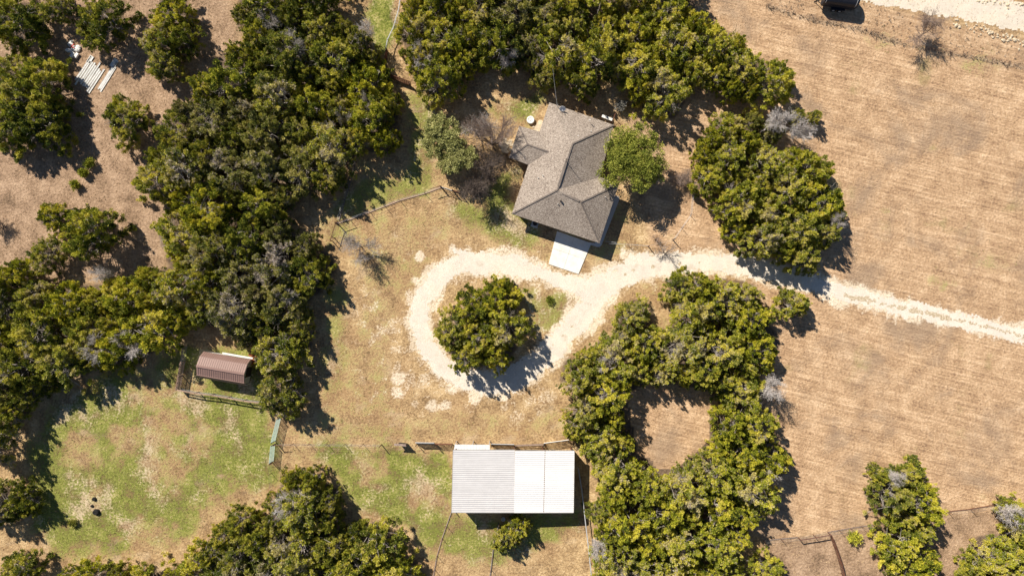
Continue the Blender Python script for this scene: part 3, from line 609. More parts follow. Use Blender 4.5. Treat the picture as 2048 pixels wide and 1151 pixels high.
# ================================================================ BARN
def barn():
    t = empty('metal_barn', W(1026, 950), 'big open-sided metal barn, half grey and half bright white roof, below the drive', 'barn')
    zl, zm, zr_ = 4.5, 3.85, 3.35
    a, b, c, d = W(906.5,899.5,zl), W(1029.7,899.5,zm), W(1029.7,1024,zm), W(903.5,1024,zl)
    b2, e2, f2, c2 = W(1030.2,901,zm+.05), W(1148.4,901,zr_), W(1146.8,1024,zr_), W(1028.2,1024.3,zm+.05)
    r = corrugate(a, b, c, d, 30, .05).build('roof_panel', M['barn_a'], t); r['label'] = 'aged grey corrugated half of the roof'
    r = corrugate(b2, e2, f2, c2, 30, .055).build('roof_panel', M['barn_b'], t); r['label'] = 'bright white corrugated half of the roof'
    q = Vector(b2).lerp(e2, .505); q2 = Vector(c2).lerp(f2, .495); MB().bar(q+Vector((0,0,.012)), q2+Vector((0,0,.012)), .07, .02).build('lap_seam', M['rust'], t)
    tr = MB(); tr.bar(a+Vector((0,.02,-.08)), b+Vector((0,.02,-.08)), .05, .2); tr.bar(b2+Vector((0,.03,-.08)), e2+Vector((0,.03,-.08)), .05, .2)
    tr.bar(d+Vector((0,-.02,-.08)), c+Vector((0,-.02,-.08)), .05, .2); tr.bar(c2+Vector((0,-.03,-.08)), f2+Vector((0,-.03,-.08)), .05, .2)
    tr.bar(a+Vector((-.03,0,-.06)), d+Vector((-.03,0,-.06)), .05, .18); tr.bar(e2+Vector((.03,0,-.06)), f2+Vector((.03,0,-.06)), .05, .18); tr.build('edge_trim', M['barn_wall'], t)
    g = lambda px, py: W(px, py, 0)
    # posts + walls
    def gp(p): return Vector((p.x, p.y, 0))
    nw, ne, se, sw = gp(a)+Vector((.25,-.25,0)), gp(e2)+Vector((-.25,-.25,0)), gp(f2)+Vector((-.25,.25,0)), gp(d)+Vector((.25,.25,0))
    for u in (0, .25, .5, .75, 1):
        for v in (0, .5, 1):
            p = nw.lerp(ne, u).lerp(sw.lerp(se, u), v); z = zl + (zr_-zl)*u - .12; MB().box((p.x, p.y, z/2), (.14,.14,z)).build('post', M['rust'], t)
    for p, q, z0, z1 in ((nw, sw, zl, zl), (ne, se, zr_, zr_), (sw, se, zl, zr_)):
        m = MB(); z0 -= .2; z1 -= .2; k = 0; dd = (q-p).normalized(); off = Vector((-dd.y, dd.x, 0))*.0
        prof = []; L = (q-p).length; cnt = int(L/.3); 
        for i in range(cnt+1):
            tt = i/cnt; pp = p.lerp(q, tt) + Vector((-dd.y, dd.x, 0))*(.03 if i % 2 else 0) + dd*0; zz = z0+(z1-z0)*tt
            m.v += [(pp.x, pp.y, .05), (pp.x, pp.y, zz)]
            if i: m.f.append((2*i-2, 2*i, 2*i+1, 2*i-1))
        m.build('wall', M['barn_wall'], t)
    # low lean-to on the upper left edge
    la, lb, lc, ld = W(909.5,888,2.6), W(979.5,888.5,2.6), W(980,900,2.9), W(908,900,2.9)
    corrugate(la, ld, lc, lb, 24, .035).build('lean_to_roof', M['lean'], t)
    for px in (910.5, 945, 978.5):
        p = W(px, 889.5, 2.5); MB().box((p.x, p.y, 1.27), (.09,.09,2.54)).build('lean_to_post', M['galv'], t)
barn()
p = W(1006.5, 1037, .35)
tk = empty('white_bucket', (p.x, p.y, 0), 'small white bucket in the barn shadow on the grass', 'bucket')
MB().lathe((p.x, p.y, 0), [(.2,0),(.22,.02),(.27,.5),(.29,.5),(.29,.53),(.24,.53),(.2,.06),(0,.06)], 18).build('bucket_body', M['white'], tk, True)
MB().tube((p.x-.28, p.y, .5), (p.x-.1, p.y-.2, .62), .012, n=5).tube((p.x-.1, p.y-.2, .62), (p.x+.28, p.y, .5), .012, n=5).build('handle', M['galv'], tk)

# ================================================================ SHED
def shed():
    t = empty('garden_shed', W(441, 737), 'brown metal gambrel-roofed shed inside the fenced pen', 'shed')
    zb, zk, ze = 3.45, 2.85, 1.85
    p0, p1 = W(396, 722, zb), W(497, 739.5, zb)
    # ridge endpoints from the photo
    p0, p1 = W(392.5, 731, zb), W(488.5, 747.5, zb); ax = (p1-p0).normalized(); pr = Vector((-ax.y, ax.x, 0)); 
    if pr.y < 0: pr = -pr
    def side(s): # s=+1 north, -1 south
        k = pr*s
        return (p0, p1), (p0+k*1.32+Vector((0,0,zk-zb)), p1+k*1.32+Vector((0,0,zk-zb))), (p0+k*1.85+Vector((0,0,ze-zb)), p1+k*1.85+Vector((0,0,ze-zb)))
    for s in (1, -1):
        r, kk, ee = side(s)
        corrugate(r[0], kk[0], kk[1], r[1], 22, .035).build('roof_panel', M['shed_roof'], t)
        corrugate(kk[0], ee[0], ee[1], kk[1], 22, .035).build('roof_panel', M['shed_roof'], t)
        MB().bar(kk[0]+Vector((0,0,.02)), kk[1]+Vector((0,0,.02)), .1, .05).build('roof_flashing', M['shed_roof'], t)
    MB().bar(p0+Vector((0,0,.03)), p1+Vector((0,0,.03)), .3, .05).build('ridge_cap', M['shed_roof'], t)
    c0 = p0 + ax*.15; c1 = p1 - ax*.3
    w = MB()
    prof = [(-1.7,.15),(-1.7,1.9),(-1.27,2.8),(0,3.38),(1.27,2.8),(1.7,1.9),(1.7,.15)]; k = len(prof)
    for c in (c0, c1):
        for x, z in prof: w.v.append((c.x+pr.x*x, c.y+pr.y*x, z))
    for i in range(k): j = (i+1) % k; w.f.append((i, j, k+j, k+i))
    w.f.append(tuple(range(k))); w.f.append(tuple(range(2*k-1, k-1, -1))); 
    w.build('wall', M['shed_wall'], t)
    ang = math.atan2(ax.y, ax.x); q = c1 + ax*.03
    MB().box((q.x, q.y, 1.15), (.05, 1.5, 1.95), ang).build('door', M['dark_steel'], t)
    for x in (-.8, .8): MB().box((q.x+pr.x*x, q.y+pr.y*x, 1.2), (.09, .1, 2.1), ang).build('door_trim', M['white'], t)
    fl = MB(); m_ = c0.lerp(c1, .5); fl.box((m_.x, m_.y, .09), ((c1-c0).length, 3.45, .14), ang); fl.build('floor_skid', M['wood'], t)
    for s in (-1, 1):
        for xx in (-.42, .42): pass
    # added white strip along the upper side, standing in for the sunlit back wall
    r, kk, ee = side(1); n0, n1 = ee[0].lerp(ee[1], .35)+pr*.12, ee[1]+pr*.12
    n0.z = n1.z = 1.2; MB().bar(n0, n1, .24, .06).build('lit_wall_strip', M['white'], t)
    return p1, ax, pr
p1, ax, pr = shed(); ang = math.atan2(ax.y, ax.x)
def ramp():
    c = W(509, 722, .5); t = empty('timber_ramp', (c.x, c.y, 0), 'orange-brown timber platform at the right end of the brown shed', 'ramp')
    m = MB()
    for i in range(7): m.box(c + pr*(.75-.25*i) + Vector((0,0,.0)), (1.5, .2, .05), ang)
    m.build('deck', M['orange_wood'], t)
    for sx in (-.65, .65):
        for sy in (-.7, .7): q = c + ax*sx + pr*sy; MB().box((q.x, q.y, .24), (.1,.1,.48), ang).build('leg', M['orange_wood'], t)
    r = MB()
    for sx in (-.72, .72): q = c + ax*sx + pr*.85; r.box((q.x, q.y, .9), (.08,.08,.9), ang)
    r.bar(c+ax*-.72+pr*.85+Vector((0,0,.85)), c+ax*.72+pr*.85+Vector((0,0,.85)), .1, .05); r.build('rail', M['orange_wood'], t)
ramp()
def pole(name, px, py, h, r, mat, label, cat='post', top=False):
    p = W(px, py, 0); t = MB().tube((p.x, p.y, 0), (p.x, p.y, h), r, r*.92, 8).tube((p.x,p.y,h), (p.x,p.y,h+.03), r*1.15, r*1.0, 8).build(name, M[mat], None); tag(t, label, cat); return t
pole('clothes_pole', 504.5, 765, 2.3, .035, 'white', 'thin white pole standing off the door end of the brown shed')

# ================================================================ FENCES
def fence(name, pts, label, cat='fence', h=1.3, gap=2.9, post='rust', pr_=.035, wires=4, wr=.008, wmat='galv', rail=None, railmat='wood_light', big=(), group=None, brace=(), mesh_step=0):
    V = [W(x, y) for x, y in pts]; t = empty(name, V[0], label, cat, group)
    pos = []
    for i in range(len(V)-1):
        L = (V[i+1]-V[i]).length; k = max(1, round(L/gap))
        for j in range(k): pos.append(V[i].lerp(V[i+1], j/k))
    pos.append(V[-1])
    rnd = random.Random(len(pos)*7+int(abs(V[0].x)*10))
    for i, p in enumerate(pos):
        cor = any((W(x, y)-p).length < gap*.55 for x, y in big); r = pr_*2.0 if cor else pr_; hh = h*1.12 if cor else h*rnd.uniform(.96, 1.04)
        tl = Vector((rnd.uniform(-.05,.05), rnd.uniform(-.05,.05), 0))
        MB().tube(p, p + tl + Vector((0,0,hh)), r, r*.85, 7).build('post', M[post], t)
    if wires:
        m = MB()
        for i in range(len(V)-1):
            for q in range(wires):
                z = h*(.18+.78*q/max(1, wires-1)); m.tube(V[i]+Vector((0,0,z)), V[i+1]+Vector((0,0,z)), wr, wr, 3, False)
            if mesh_step:
                L = (V[i+1]-V[i]).length; kk = int(L/mesh_step)
                for j in range(kk): p = V[i].lerp(V[i+1], (j+.5)/kk); m.tube(p+Vector((0,0,.05)), p+Vector((0,0,h*.96)), wr, wr, 3, False)
        m.build('wire', M[wmat], t)
    if rail:
        m = MB(); 
        for i in range(len(pos)-1): m.bar(pos[i]+Vector((0,0,rail)), pos[i+1]+Vector((0,0,rail)), .12, .07)
        m.build('rail', M[railmat], t)
    for a, b in brace: MB().tube(W(*a)+Vector((0,0,h*.95)), W(*b)+Vector((0,0,h*.95 if len(a) < 3 else .1)), .05, .05, 6).build('brace', M['rust'], t)
    return t
fence('wire_fence', [(676,447),(700,439),(740,424),(800,401),(850,387),(882,375)], 'long wire fence running up from the woods to the grey yard gate', rail=.05, railmat='wood_light', big=[(676,447),(882,375)], brace=[((676,447),(700,439)),((882,375),(862,381))], h=1.45, gap=2.9)
fence('wire_fence', [(676,447),(668,475),(665,482)], 'short braced wire fence corner beside the small leafless tree', big=[(676,447),(665,482)], brace=[((676,447),(665,482))], h=1.4, gap=2.6)
fence('wire_fence', [(678,440),(690,400),(702,360),(712,320)], 'faint wire fence going up into the shade of the left woods', rail=.08, railmat='wood', h=1.3)
fence('wire_fence', [(553,886),(620,886.5),(690,887),(763,888)], 'fine wire fence across the grass between green gates and board panel', h=1.45, gap=2.2, big=[(553,886),(763,888)], brace=[((553,886),(570,886))])
fence('wire_fence', [(545,924),(543,945),(546,980)], 'short wire fence running down from the lower green gate', h=1.3, big=[(545,924)], gap=2)
fence('curved_fence', [(905,1016),(893,1050),(884,1075),(874,1110),(864,1165)], 'pale-topped fence curving down from the left barn corner', rail=.06, h=1.3, railmat='wood_light', gap=2.6, big=[(905,1016)])
fence('dark_fence', [(998,1045),(989,1070),(985,1110),(978,1165)], 'dark railed fence running down below the barn beside the bushy juniper', rail=.1, railmat='wood', h=1.25, gap=2.4)
fence('mesh_fence', [(1155,932),(1162,975),(1168,1030),(1174,1080),(1183,1165)], 'white-railed mesh fence running down past the right side of the barn', post='galv', rail=1.25, railmat='galv', h=1.3, mesh_step=.5, gap=2.6)
fence('paddock_fence', [(1526,1080),(1560,1076),(1595,1073)], 'wire fence at the left end of the lower right paddock line', rail=.06, railmat='wood', h=1.3, gap=1.8)
fence('paddock_fence', [(1595,1073),(1626,1068),(1655,1063)], 'rusty braced rail panel in the middle of the lower right paddock line', rail=1.2, railmat='rust', h=1.35, pr_=.05, gap=2.1)
fence('paddock_fence', [(1655,1063),(1700,1055),(1745,1048)], 'wire fence from the rusty brace to the lower right thicket', rail=.06, railmat='wood', h=1.3, gap=2)
fence('paddock_fence', [(1895,1022),(1940,1017),(1992,1008)], 'wire fence between the two lower right thickets', rail=.06, railmat='rust', h=1.3, gap=2.6)
fence('brush_fence', [(1656,1064),(1666,1090),(1676,1120),(1688,1170)], 'red-brown brushy fence running down from the rusty brace to the bottom edge', rail=1.15, railmat='rust', h=1.25, mesh_step=.22, wmat='rust', gap=2.2, wr=.02)
fence('wire_fence', [(806,-20),(800,25),(790,60),(778,85),(774,105)], 'pale wire fence beside the bright green strip at the top edge', post='galv', rail=1.2, railmat='galv', h=1.3, gap=2.4)
fence('wire_fence', [(1215,488),(1255,489),(1296,492)], 'thin wire fence between the house walk and the dark bare bush', h=1.2, gap=2.4, big=[(1296,492)])
fence('wire_fence', [(1296,492),(1345,480),(1380,430),(1385,380)], 'sagging wire fence from the bare bush up beside the right-hand grove', h=1.2, gap=2.8)
fence('roadside_fence', [(1536,14),(1610,34),(1700,54),(1780,79),(1850,99),(1950,114),(2060,138)], 'old wire fence buried in brush along the top of the upper field', post='wood', wmat='rust', h=1.2, gap=3.6)

def gate(name, a, b, label, mat, bars=6, h=1.35, r=.025, lean=0.0, z0=.12, verts=3, group=None, panel=False):
    a, b = W(*a), W(*b); t = empty(name, a, label, 'gate', group); d = (b-a).normalized(); nn = Vector((-d.y, d.x, 0))
    up = lambda z: Vector((0,0,z)) + nn*lean*z
    m = MB()
    for z in (z0, h): m.tube(a+up(z), b+up(z), r*1.3, n=6)
    for p in (a, b): m.tube(p+up(z0), p+up(h), r*1.3, n=6)
    m.build('frame', M[mat], t)
    for i in range(1, bars-1):
        z = z0+(h-z0)*i/(bars-1); MB().tube(a+up(z), b+up(z), r, n=6, cap=False).build('bar', M[mat], t)
    for i in range(verts):
        p = a.lerp(b, (i+1)/(verts+1)); MB().bar(p+up(z0)+nn*.03, p+up(h)+nn*.03, .05, .02).build('upright', M[mat], t)
    for p in (a, b): MB().tube(p - d*.0 + nn*-.06, p + nn*-.06 + Vector((0,0,h+.2)), .05, .045, 8).build('post', M['dark_steel'], t)
    return t
gate('green_gate', (562,835), (551,881), 'upper pale green tube gate coming out from under the juniper', 'green_steel', 7, 1.45, .032, -.10, verts=3)
gate('green_gate', (550.5,887), (547.5,921), 'lower pale green tube gate below the fence corner', 'green_steel', 7, 1.45, .032, -.10, verts=2)
gate('yard_gate', (884,374), (906,381.5), 'grey tube gate at the top end of the long wire fence', 'galv', 5, 1.3, .035, -.1, verts=1)
gate('yard_gate', (907,382), (921,387.5), 'small rusty walk-through gate next to the grey yard gate', 'rust', 4, 1.5, .03, 0, verts=1)
gate('paddock_gate', (834,886), (870,886.5), 'pale grey gate left of the rusty panel near the barn', 'galv', 6, 1.4, .05, .3, verts=2)
gate('paddock_gate', (872,886.5), (905,887), 'rust-brown gate panel against the barn lean-to', 'rust', 6, 1.35, .04, .15, verts=2)
gate('paddock_gate', (983,888.5), (1028,889.5), 'grey gate just right of the barn lean-to', 'galv', 6, 1.4, .045, .3, verts=2)
gate('paddock_gate', (1031,889), (1086,887), 'weathered brown rail panel along the top of the white barn roof', 'wood', 5, 1.3, .045, .1, verts=4)
gate('paddock_gate', (1088,886), (1136,879.5), 'white tube gate leaning toward the juniper at the barn corner', 'white', 6, 1.5, .04, .25, verts=3)
gate('woods_gate', (776,103), (770,138), 'rusty gate frame by the end of the bright green strip', 'rust', 5, 1.4, .04, 0, verts=1)
gate('woods_gate', (783,158), (822,172), 'dark rusty panel between the two upper woods, over the side lawn', 'rust', 7, 1.3, .04, .2, verts=8)
def pen():
    t = empty('pen_fence', W(362,774), 'timber and mesh pen fence wrapped around the brown shed', 'fence')
    bot = [W(362,776), W(398,783), W(430,786.5), W(462,792), W(494,798), W(526,802)]; left = [W(362,776), W(366,750), W(371,722), W(376,690)]
    for V in (bot, left):
        for i, p in enumerate(V[1:] if V is left else V): MB().box((p.x, p.y, .75), (.11,.11,1.5), R(-10)).build('post', M['wood'], t)
        for i in range(len(V)-1):
            MB().bar(V[i]+Vector((0,0,1.42)), V[i+1]+Vector((0,0,1.42)), .16, .04).build('top_board', M['wood_light'], t)
            MB().bar(V[i]+Vector((0,-.09,.75)), V[i+1]+Vector((0,-.09,.75)), .04, .14).build('middle_board', M['wood'], t)
        m = MB()
        for i in range(len(V)-1):
            L = (V[i+1]-V[i]).length; kk = int(L/.16)
            for j in range(kk): p = V[i].lerp(V[i+1], (j+.5)/kk); m.tube(p+Vector((0,0,.05)), p+Vector((0,0,1.4)), .008, n=3, cap=False)
            for z in np.arange(.15, 1.4, .16): m.tube(V[i]+Vector((0,0,z)), V[i+1]+Vector((0,0,z)), .008, n=3, cap=False)
        m.build('wire_mesh', M['galv'], t)
    for i in range(18):
        p = left[0].lerp(left[1], i/17) if i < 9 else left[1].lerp(left[2], (i-9)/9*.9)
        p = left[0].lerp(left[2], i/18); MB().box((p.x-.06, p.y, .72), (.05,.16,1.55+.08*(i%3)), R(8)).build('picket', M['wood_light'], t)
pen()
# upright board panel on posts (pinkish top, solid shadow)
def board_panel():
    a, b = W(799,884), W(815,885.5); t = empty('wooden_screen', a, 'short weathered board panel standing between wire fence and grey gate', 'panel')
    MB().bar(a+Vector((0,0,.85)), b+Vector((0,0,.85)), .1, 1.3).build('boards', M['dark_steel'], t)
    MB().bar(a+Vector((-.5,0.05,1.53)), b+Vector((0,.05,1.53)), .3, .05).build('cap_board', M['twig_pink'], t)
    for p in (a, b): MB().box((p.x, p.y-.08, .8), (.1,.1,1.6)).build('post', M['wood'], t)
board_panel()
pole('wooden_post', 909.5, 611.5, 1.0, .13, 'dark_steel', 'short dark wooden post at the left rim of the driveway island')
pole('steel_post', 1345.5, 478.5, 1.6, .05, 'dark_steel', 'dark steel post right of the bare bush beside the gravel drive')
p = W(1215, 483, 1); tb = MB().tube(W(1211,482.5,.9), W(1233,485,.9), .03, n=6); tb.tube(W(1211,482.5,.9), W(1211,482.5,0), .025, n=6); tb.tube(W(1233,485,.9), W(1233,485,0), .025, n=6)
tag(tb.build('handrail', M['galv'], None), 'short pale handrail beyond the lower right corner of the house', 'handrail')

# overhead cable from the woods to the house
cb = MB(); c0, c1 = W(1105,130,5.5), W(1114.5,213,4.1); prev = None
for i in range(13):
    t = i/12; q = c0.lerp(c1, t) - Vector((0,0,1.2*t*(1-t)));
    if prev: cb.tube(prev, q, .014, n=4, cap=False)
    prev = q
tag(cb.build('power_cable', M['galv'], None), 'overhead power cable dropping to the top edge of the house roof', 'cable')

# ================================================================ TRAILER / TANK at the top
def trailer():
    t = empty('tank_trailer', W(1668, 0), 'dark rounded cargo trailer parked beside the dirt road at the top edge', 'trailer')
    L = 5.0; ang = R(-8); c = W(1673, 5, 0); ax = Vector((math.cos(ang), math.sin(ang), 0)); pr = Vector((-ax.y, ax.x, 0))
    b = MB(); prof = []
    for i in range(13): a = math.pi*i/12; prof.append((1.15*math.cos(a), 1.75+.85*math.sin(a)))
    prof += [(-1.15, .75), (1.15, .75)]; k = len(prof); secs = [(-L/2, .96), (-L/2+.08, 1), (L/2-.55, 1), (L/2-.2, .9), (L/2, .6)]
    for x, s in secs:
        for y, z in prof: q = c + ax*x + pr*y*s; b.v.append((q.x, q.y, .75+(z-.75)*s))
    for si in range(len(secs)-1):
        for i in range(k): j = (i+1) % k; b.f.append((si*k+i, si*k+j, (si+1)*k+j, (si+1)*k+i))
    b.f.append(tuple(range(k))); b.f.append(tuple((len(secs)-1)*k+i for i in reversed(range(k))))
    b.build('body', M['black_paint'], t, False)
    tr = MB()
    for x in (-L/2+.2, L/2-.6):
        pts = [c + ax*x + pr*1.17*math.cos(math.pi*i/12) + Vector((0,0,1.76+.87*math.sin(math.pi*i/12))) for i in range(13)]
        for i in range(12): tr.bar(pts[i], pts[i+1], .06, .03)
    tr.build('roof_band', M['galv'], t)
    ch = MB()
    for y in (-.8, .8): ch.bar(c+ax*(-L/2)+pr*y+Vector((0,0,.62)), c+ax*(L/2)+pr*y+Vector((0,0,.62)), .08, .14)
    ch.bar(c+ax*(-L/2)+pr*.7+Vector((0,0,.6)), c-ax*(L/2+1.1)+Vector((0,0,.5)), .08, .1); ch.bar(c+ax*(-L/2)-pr*.7+Vector((0,0,.6)), c-ax*(L/2+1.1)+Vector((0,0,.5)), .08, .1); ch.build('chassis', M['dark_steel'], t)
    for s in (-1, 1):
        for x in (-.45, .45):
            q = c+ax*x+pr*s*1.3+Vector((0,0,.36)); w_ = MB().tube(q-pr*.11, q+pr*.11, .36, .36, 20).build('wheel', M['tyre'], t)
            MB().tube(q-pr*.12, q+pr*.12, .18, .18, 12).build('rim', M['galv'], w_)
        q = c+pr*s*1.3+Vector((0,0,.82)); MB().box(q, (2.0,.3,.05), ang).build('fender', M['black_paint'], t)
trailer()
# ================================================================ white boards pile, junk heap
def boards():
    d = Vector((math.cos(R(57)), math.sin(R(57)), 0)); nn = Vector((-d.y, d.x, 0)); rz = R(57)
    def bundle(x0, y0, x1, y1, cnt, wd, label, L0=4.0, jit=.3, seed=1):
        rr = random.Random(seed); a, b = W(x0, y0), W(x1, y1); t = empty('board_pile', a.lerp(b, .5), label, 'boards', 'white boards lying in the upper left clearing')
        for i in range(cnt):
            p = a.lerp(b, (i+.5)/cnt) + d*rr.uniform(-jit, jit); L = L0*rr.uniform(.75, 1.05); z = .06 + .035*(i % 2) + (.02*i if False else 0)
            m = MB(); m.box(p+Vector((0,0,z)), (L, wd, .05), rz+rr.uniform(-.02,.02)); m.box(p+nn*(wd*.32)+Vector((0,0,z+.04)), (L, wd*.18, .035), rz); m.build('board', M['white'], t)
    bundle(163,139,196,163,9,.22,'wide row of white boards lying side by side in the dry grass', 4.0, .35, 2)
    bundle(212,152,220,157,3,.2,'narrow stack of three white boards, right of the wide row', 4.6, .3, 5)
    bundle(226,124,232,130,2,.5,'short shaded stack of white panels under the juniper edge', 1.5, .1, 9)
    bundle(178,117,184,121,2,.35,'small shaded white panels at the top end of the wide row', 1.2, .1, 11)
boards()
def junk():
    c = W(147,94); t = empty('junk_heap', c, 'heap of white bags and scraps with a red streak, upper left clearing', 'junk heap'); rr = random.Random(4)
    for i in range(9):
        m = MB(); q = c + Vector((rr.uniform(-.75,.75), rr.uniform(-.8,.8), 0)); s = rr.uniform(.25,.5)
        m.lathe(q, [(s*.8,0),(s,s*.3),(s*.8,s*.6),(s*.3,s*.8),(0,s*.82)], 9, rr.uniform(.5,1)); m.v = [(x+rr.uniform(-.05,.05), y+rr.uniform(-.05,.05), z) for x, y, z in m.v]
        m.build('bag', M['white'], t)
    MB().box(c+Vector((.15,.0,.5)), (.7,.12,.08), .8).box(c+Vector((.2,-.2,.45)), (.5,.1,.08), -.4).build('red_strip', plain('red_plastic', lin(190,50,30), .5), t)
    for dx, dy, a, nm in ((0,-1.2,.9,'bin'),(.55,-1.3,1.0,'bin')):
        MB().box(c+Vector((dx,dy,.18)), (.8,.42,.34), a).build('crate', M['white'], t, bevel=.03)
junk()
# rocks along the dirt road
def rock_mesh(seed, s=1.0):
    rr = random.Random(seed); m = MB(); k = 7
    for j, (r, z) in enumerate(((.8,-.1),(1,.15),(.85,.45),(.4,.65))):
        for i in range(k): a = 6.283*i/k + rr.uniform(-.15,.15); q = r*rr.uniform(.8,1.15); m.v.append((q*math.cos(a)*s, q*math.sin(a)*s*.75, z*s*rr.uniform(.85,1.15)))
    for j in range(3):
        for i in range(k): i2 = (i+1) % k; m.f.append((j*k+i, j*k+i2, (j+1)*k+i2, (j+1)*k+i))
    m.f.append(tuple(3*k+i for i in range(k))); return m.mesh('rock', M['stone'])
rocks = [rock_mesh(i) for i in range(6)]; rr = random.Random(12)
RL = []
for i in range(70):
    t = rr.random()**.8; x = 1903+t*150; y = 46+t*42 + rr.gauss(0, 4 + 3*t); RL.append((x, y, rr.uniform(.08,.2)+.16*rr.random()**3))
for i in range(34): x = rr.uniform(1945, 2060); RL.append((x, 1+(x-1945)*.11+rr.gauss(0,3), rr.uniform(.08,.26)))
for i, (x, y, s) in enumerate(RL):
    o = bpy.data.objects.new('rock', rocks[i % 6]); COL.objects.link(o); o.location = W(x, y, 0); o.scale = (s, s, s); o.rotation_euler = (0, 0, rr.uniform(0,6))
    up = i >= 70
    tag(o, 'pale limestone rock in the scattered rows edging the dirt road, top right corner', 'rock', 'limestone rocks along the dirt road')
# dark burnt stump and stones in the meadow
for (x, y, s, lb) in ((193.5,1023,.5,'black burnt stump in the green meadow, largest of the dark lumps'),(189,997,.32,'dark clod above the black stump in the meadow'),(184.5,1011,.22,'smallest dark clod between the meadow clod and the black stump')):
    p = W(x, y); m = MB().lathe(p, [(s*1.1,-.05),(s,.1),(s*.85,s*.7),(s*.6,s*.85),(0,s*.7)], 12, .85); rq = random.Random(int(x)); m.v = [(a+rq.uniform(-.1,.1)*s, b+rq.uniform(-.1,.1)*s, c) for a, b, c in m.v]
    tag(m.build('stump', plain('charred_wood', (.02,.018,.018,1), .95), None), lb, 'stump')
# ================================================================ TREES
def np_mesh(name, V, F, mat, tint=None):
    me = bpy.data.meshes.new(name); V = np.asarray(V, np.float32); F = np.asarray(F, np.int32); nf, k = F.shape
    me.vertices.add(len(V)); me.vertices.foreach_set('co', V.ravel()); me.loops.add(nf*k); me.loops.foreach_set('vertex_index', F.ravel())
    me.polygons.add(nf); me.polygons.foreach_set('loop_start', np.arange(0, nf*k, k, dtype=np.int32)); me.polygons.foreach_set('loop_total', np.full(nf, k, np.int32))
    me.update(calc_edges=True); me.validate()
    if tint is not None:
        a = me.attributes.new('tint', 'FLOAT', 'FACE'); a.data.foreach_set('value', np.asarray(tint, np.float32))
    me.materials.append(mat); return me
def unit(a): return a / np.maximum(1e-9, np.linalg.norm(a, axis=-1, keepdims=True))
def sprays(cen, lobe_r, per, r, length, width, upb, tint, spread=1.0, plume=None):
    """leaf sprays: diamonds pushed out of each lobe centre"""
    n = len(cen); idx = np.repeat(np.arange(n), per); d = unit(r.normal(size=(n*per, 3)) + np.array([0, 0, upb]))
    lr = lobe_r[idx][:, None]; base = cen[idx] + d * lr * (r.random((n*per, 1))**.5) * .8 * spread
    if plume is not None:      # stretch each tuft into a plume that points up and out, narrower at its tip
        pl = plume[idx]; off = base - cen[idx]; al = np.sum(off*pl, 1, keepdims=True); s_ = np.clip(al/lr, -1, 1); lat = (off - al*pl)*(1-.45*s_); base = cen[idx] + lat + pl*al*1.75; d = unit(d + pl*.9)
    dirn = unit(d + r.normal(size=d.shape)*.35); L = length*(.6+.8*r.random((n*per, 1))); Wd = width*(.6+.8*r.random((n*per, 1)))
    side = unit(np.cross(dirn, r.normal(size=d.shape)))*Wd
    p0 = base; p1 = base + dirn*L*.45 + side; p2 = base + dirn*L; p3 = base + dirn*L*.45 - side
    V = np.stack([p0, p1, p2, p3], 1).reshape(-1, 3); F = np.arange(len(V)).reshape(-1, 4)
    t = np.clip(tint[idx] + r.normal(size=n*per)*.10, 0, 1); return V, F, t
def tubes_np(segs, k=4):
    """segs: (p0, p1, r0, r1)"""
    V = []; F = []
    for p0, p1, r0, r1 in segs:
        d = nz(np.subtract(p1, p0)); a = nz(np.cross(d, [.3, .5, .81] if abs(d[2]) < .9 else [1, 0, 0])); b = np.cross(d, a); n = len(V)
        for p, r in ((p0, r0), (p1, r1)):
            for i in range(k): t = 6.2832*i/k; V.append(np.add(p, (a*math.cos(t)+b*math.sin(t))*r))
        for i in range(k): j = (i+1) % k; F.append((n+i, n+j, n+k+j, n+k+i))
    return V, F
def limb(segs, p, d, L, r, steps, rr, wob=.25, up=.0):
    p = np.array(p, float); d = nz(np.array(d, float)); path = [p.copy()]
    for i in range(steps):
        q = p + d*L/steps; r1 = r*(1-.75*(i+1)/steps); segs.append((p.copy(), q.copy(), r*(1-.75*i/steps), r1)); p = q; path.append(p.copy())
        d = nz(d + rr.normal(size=3)*wob + np.array([0, 0, up]))
    return path, d
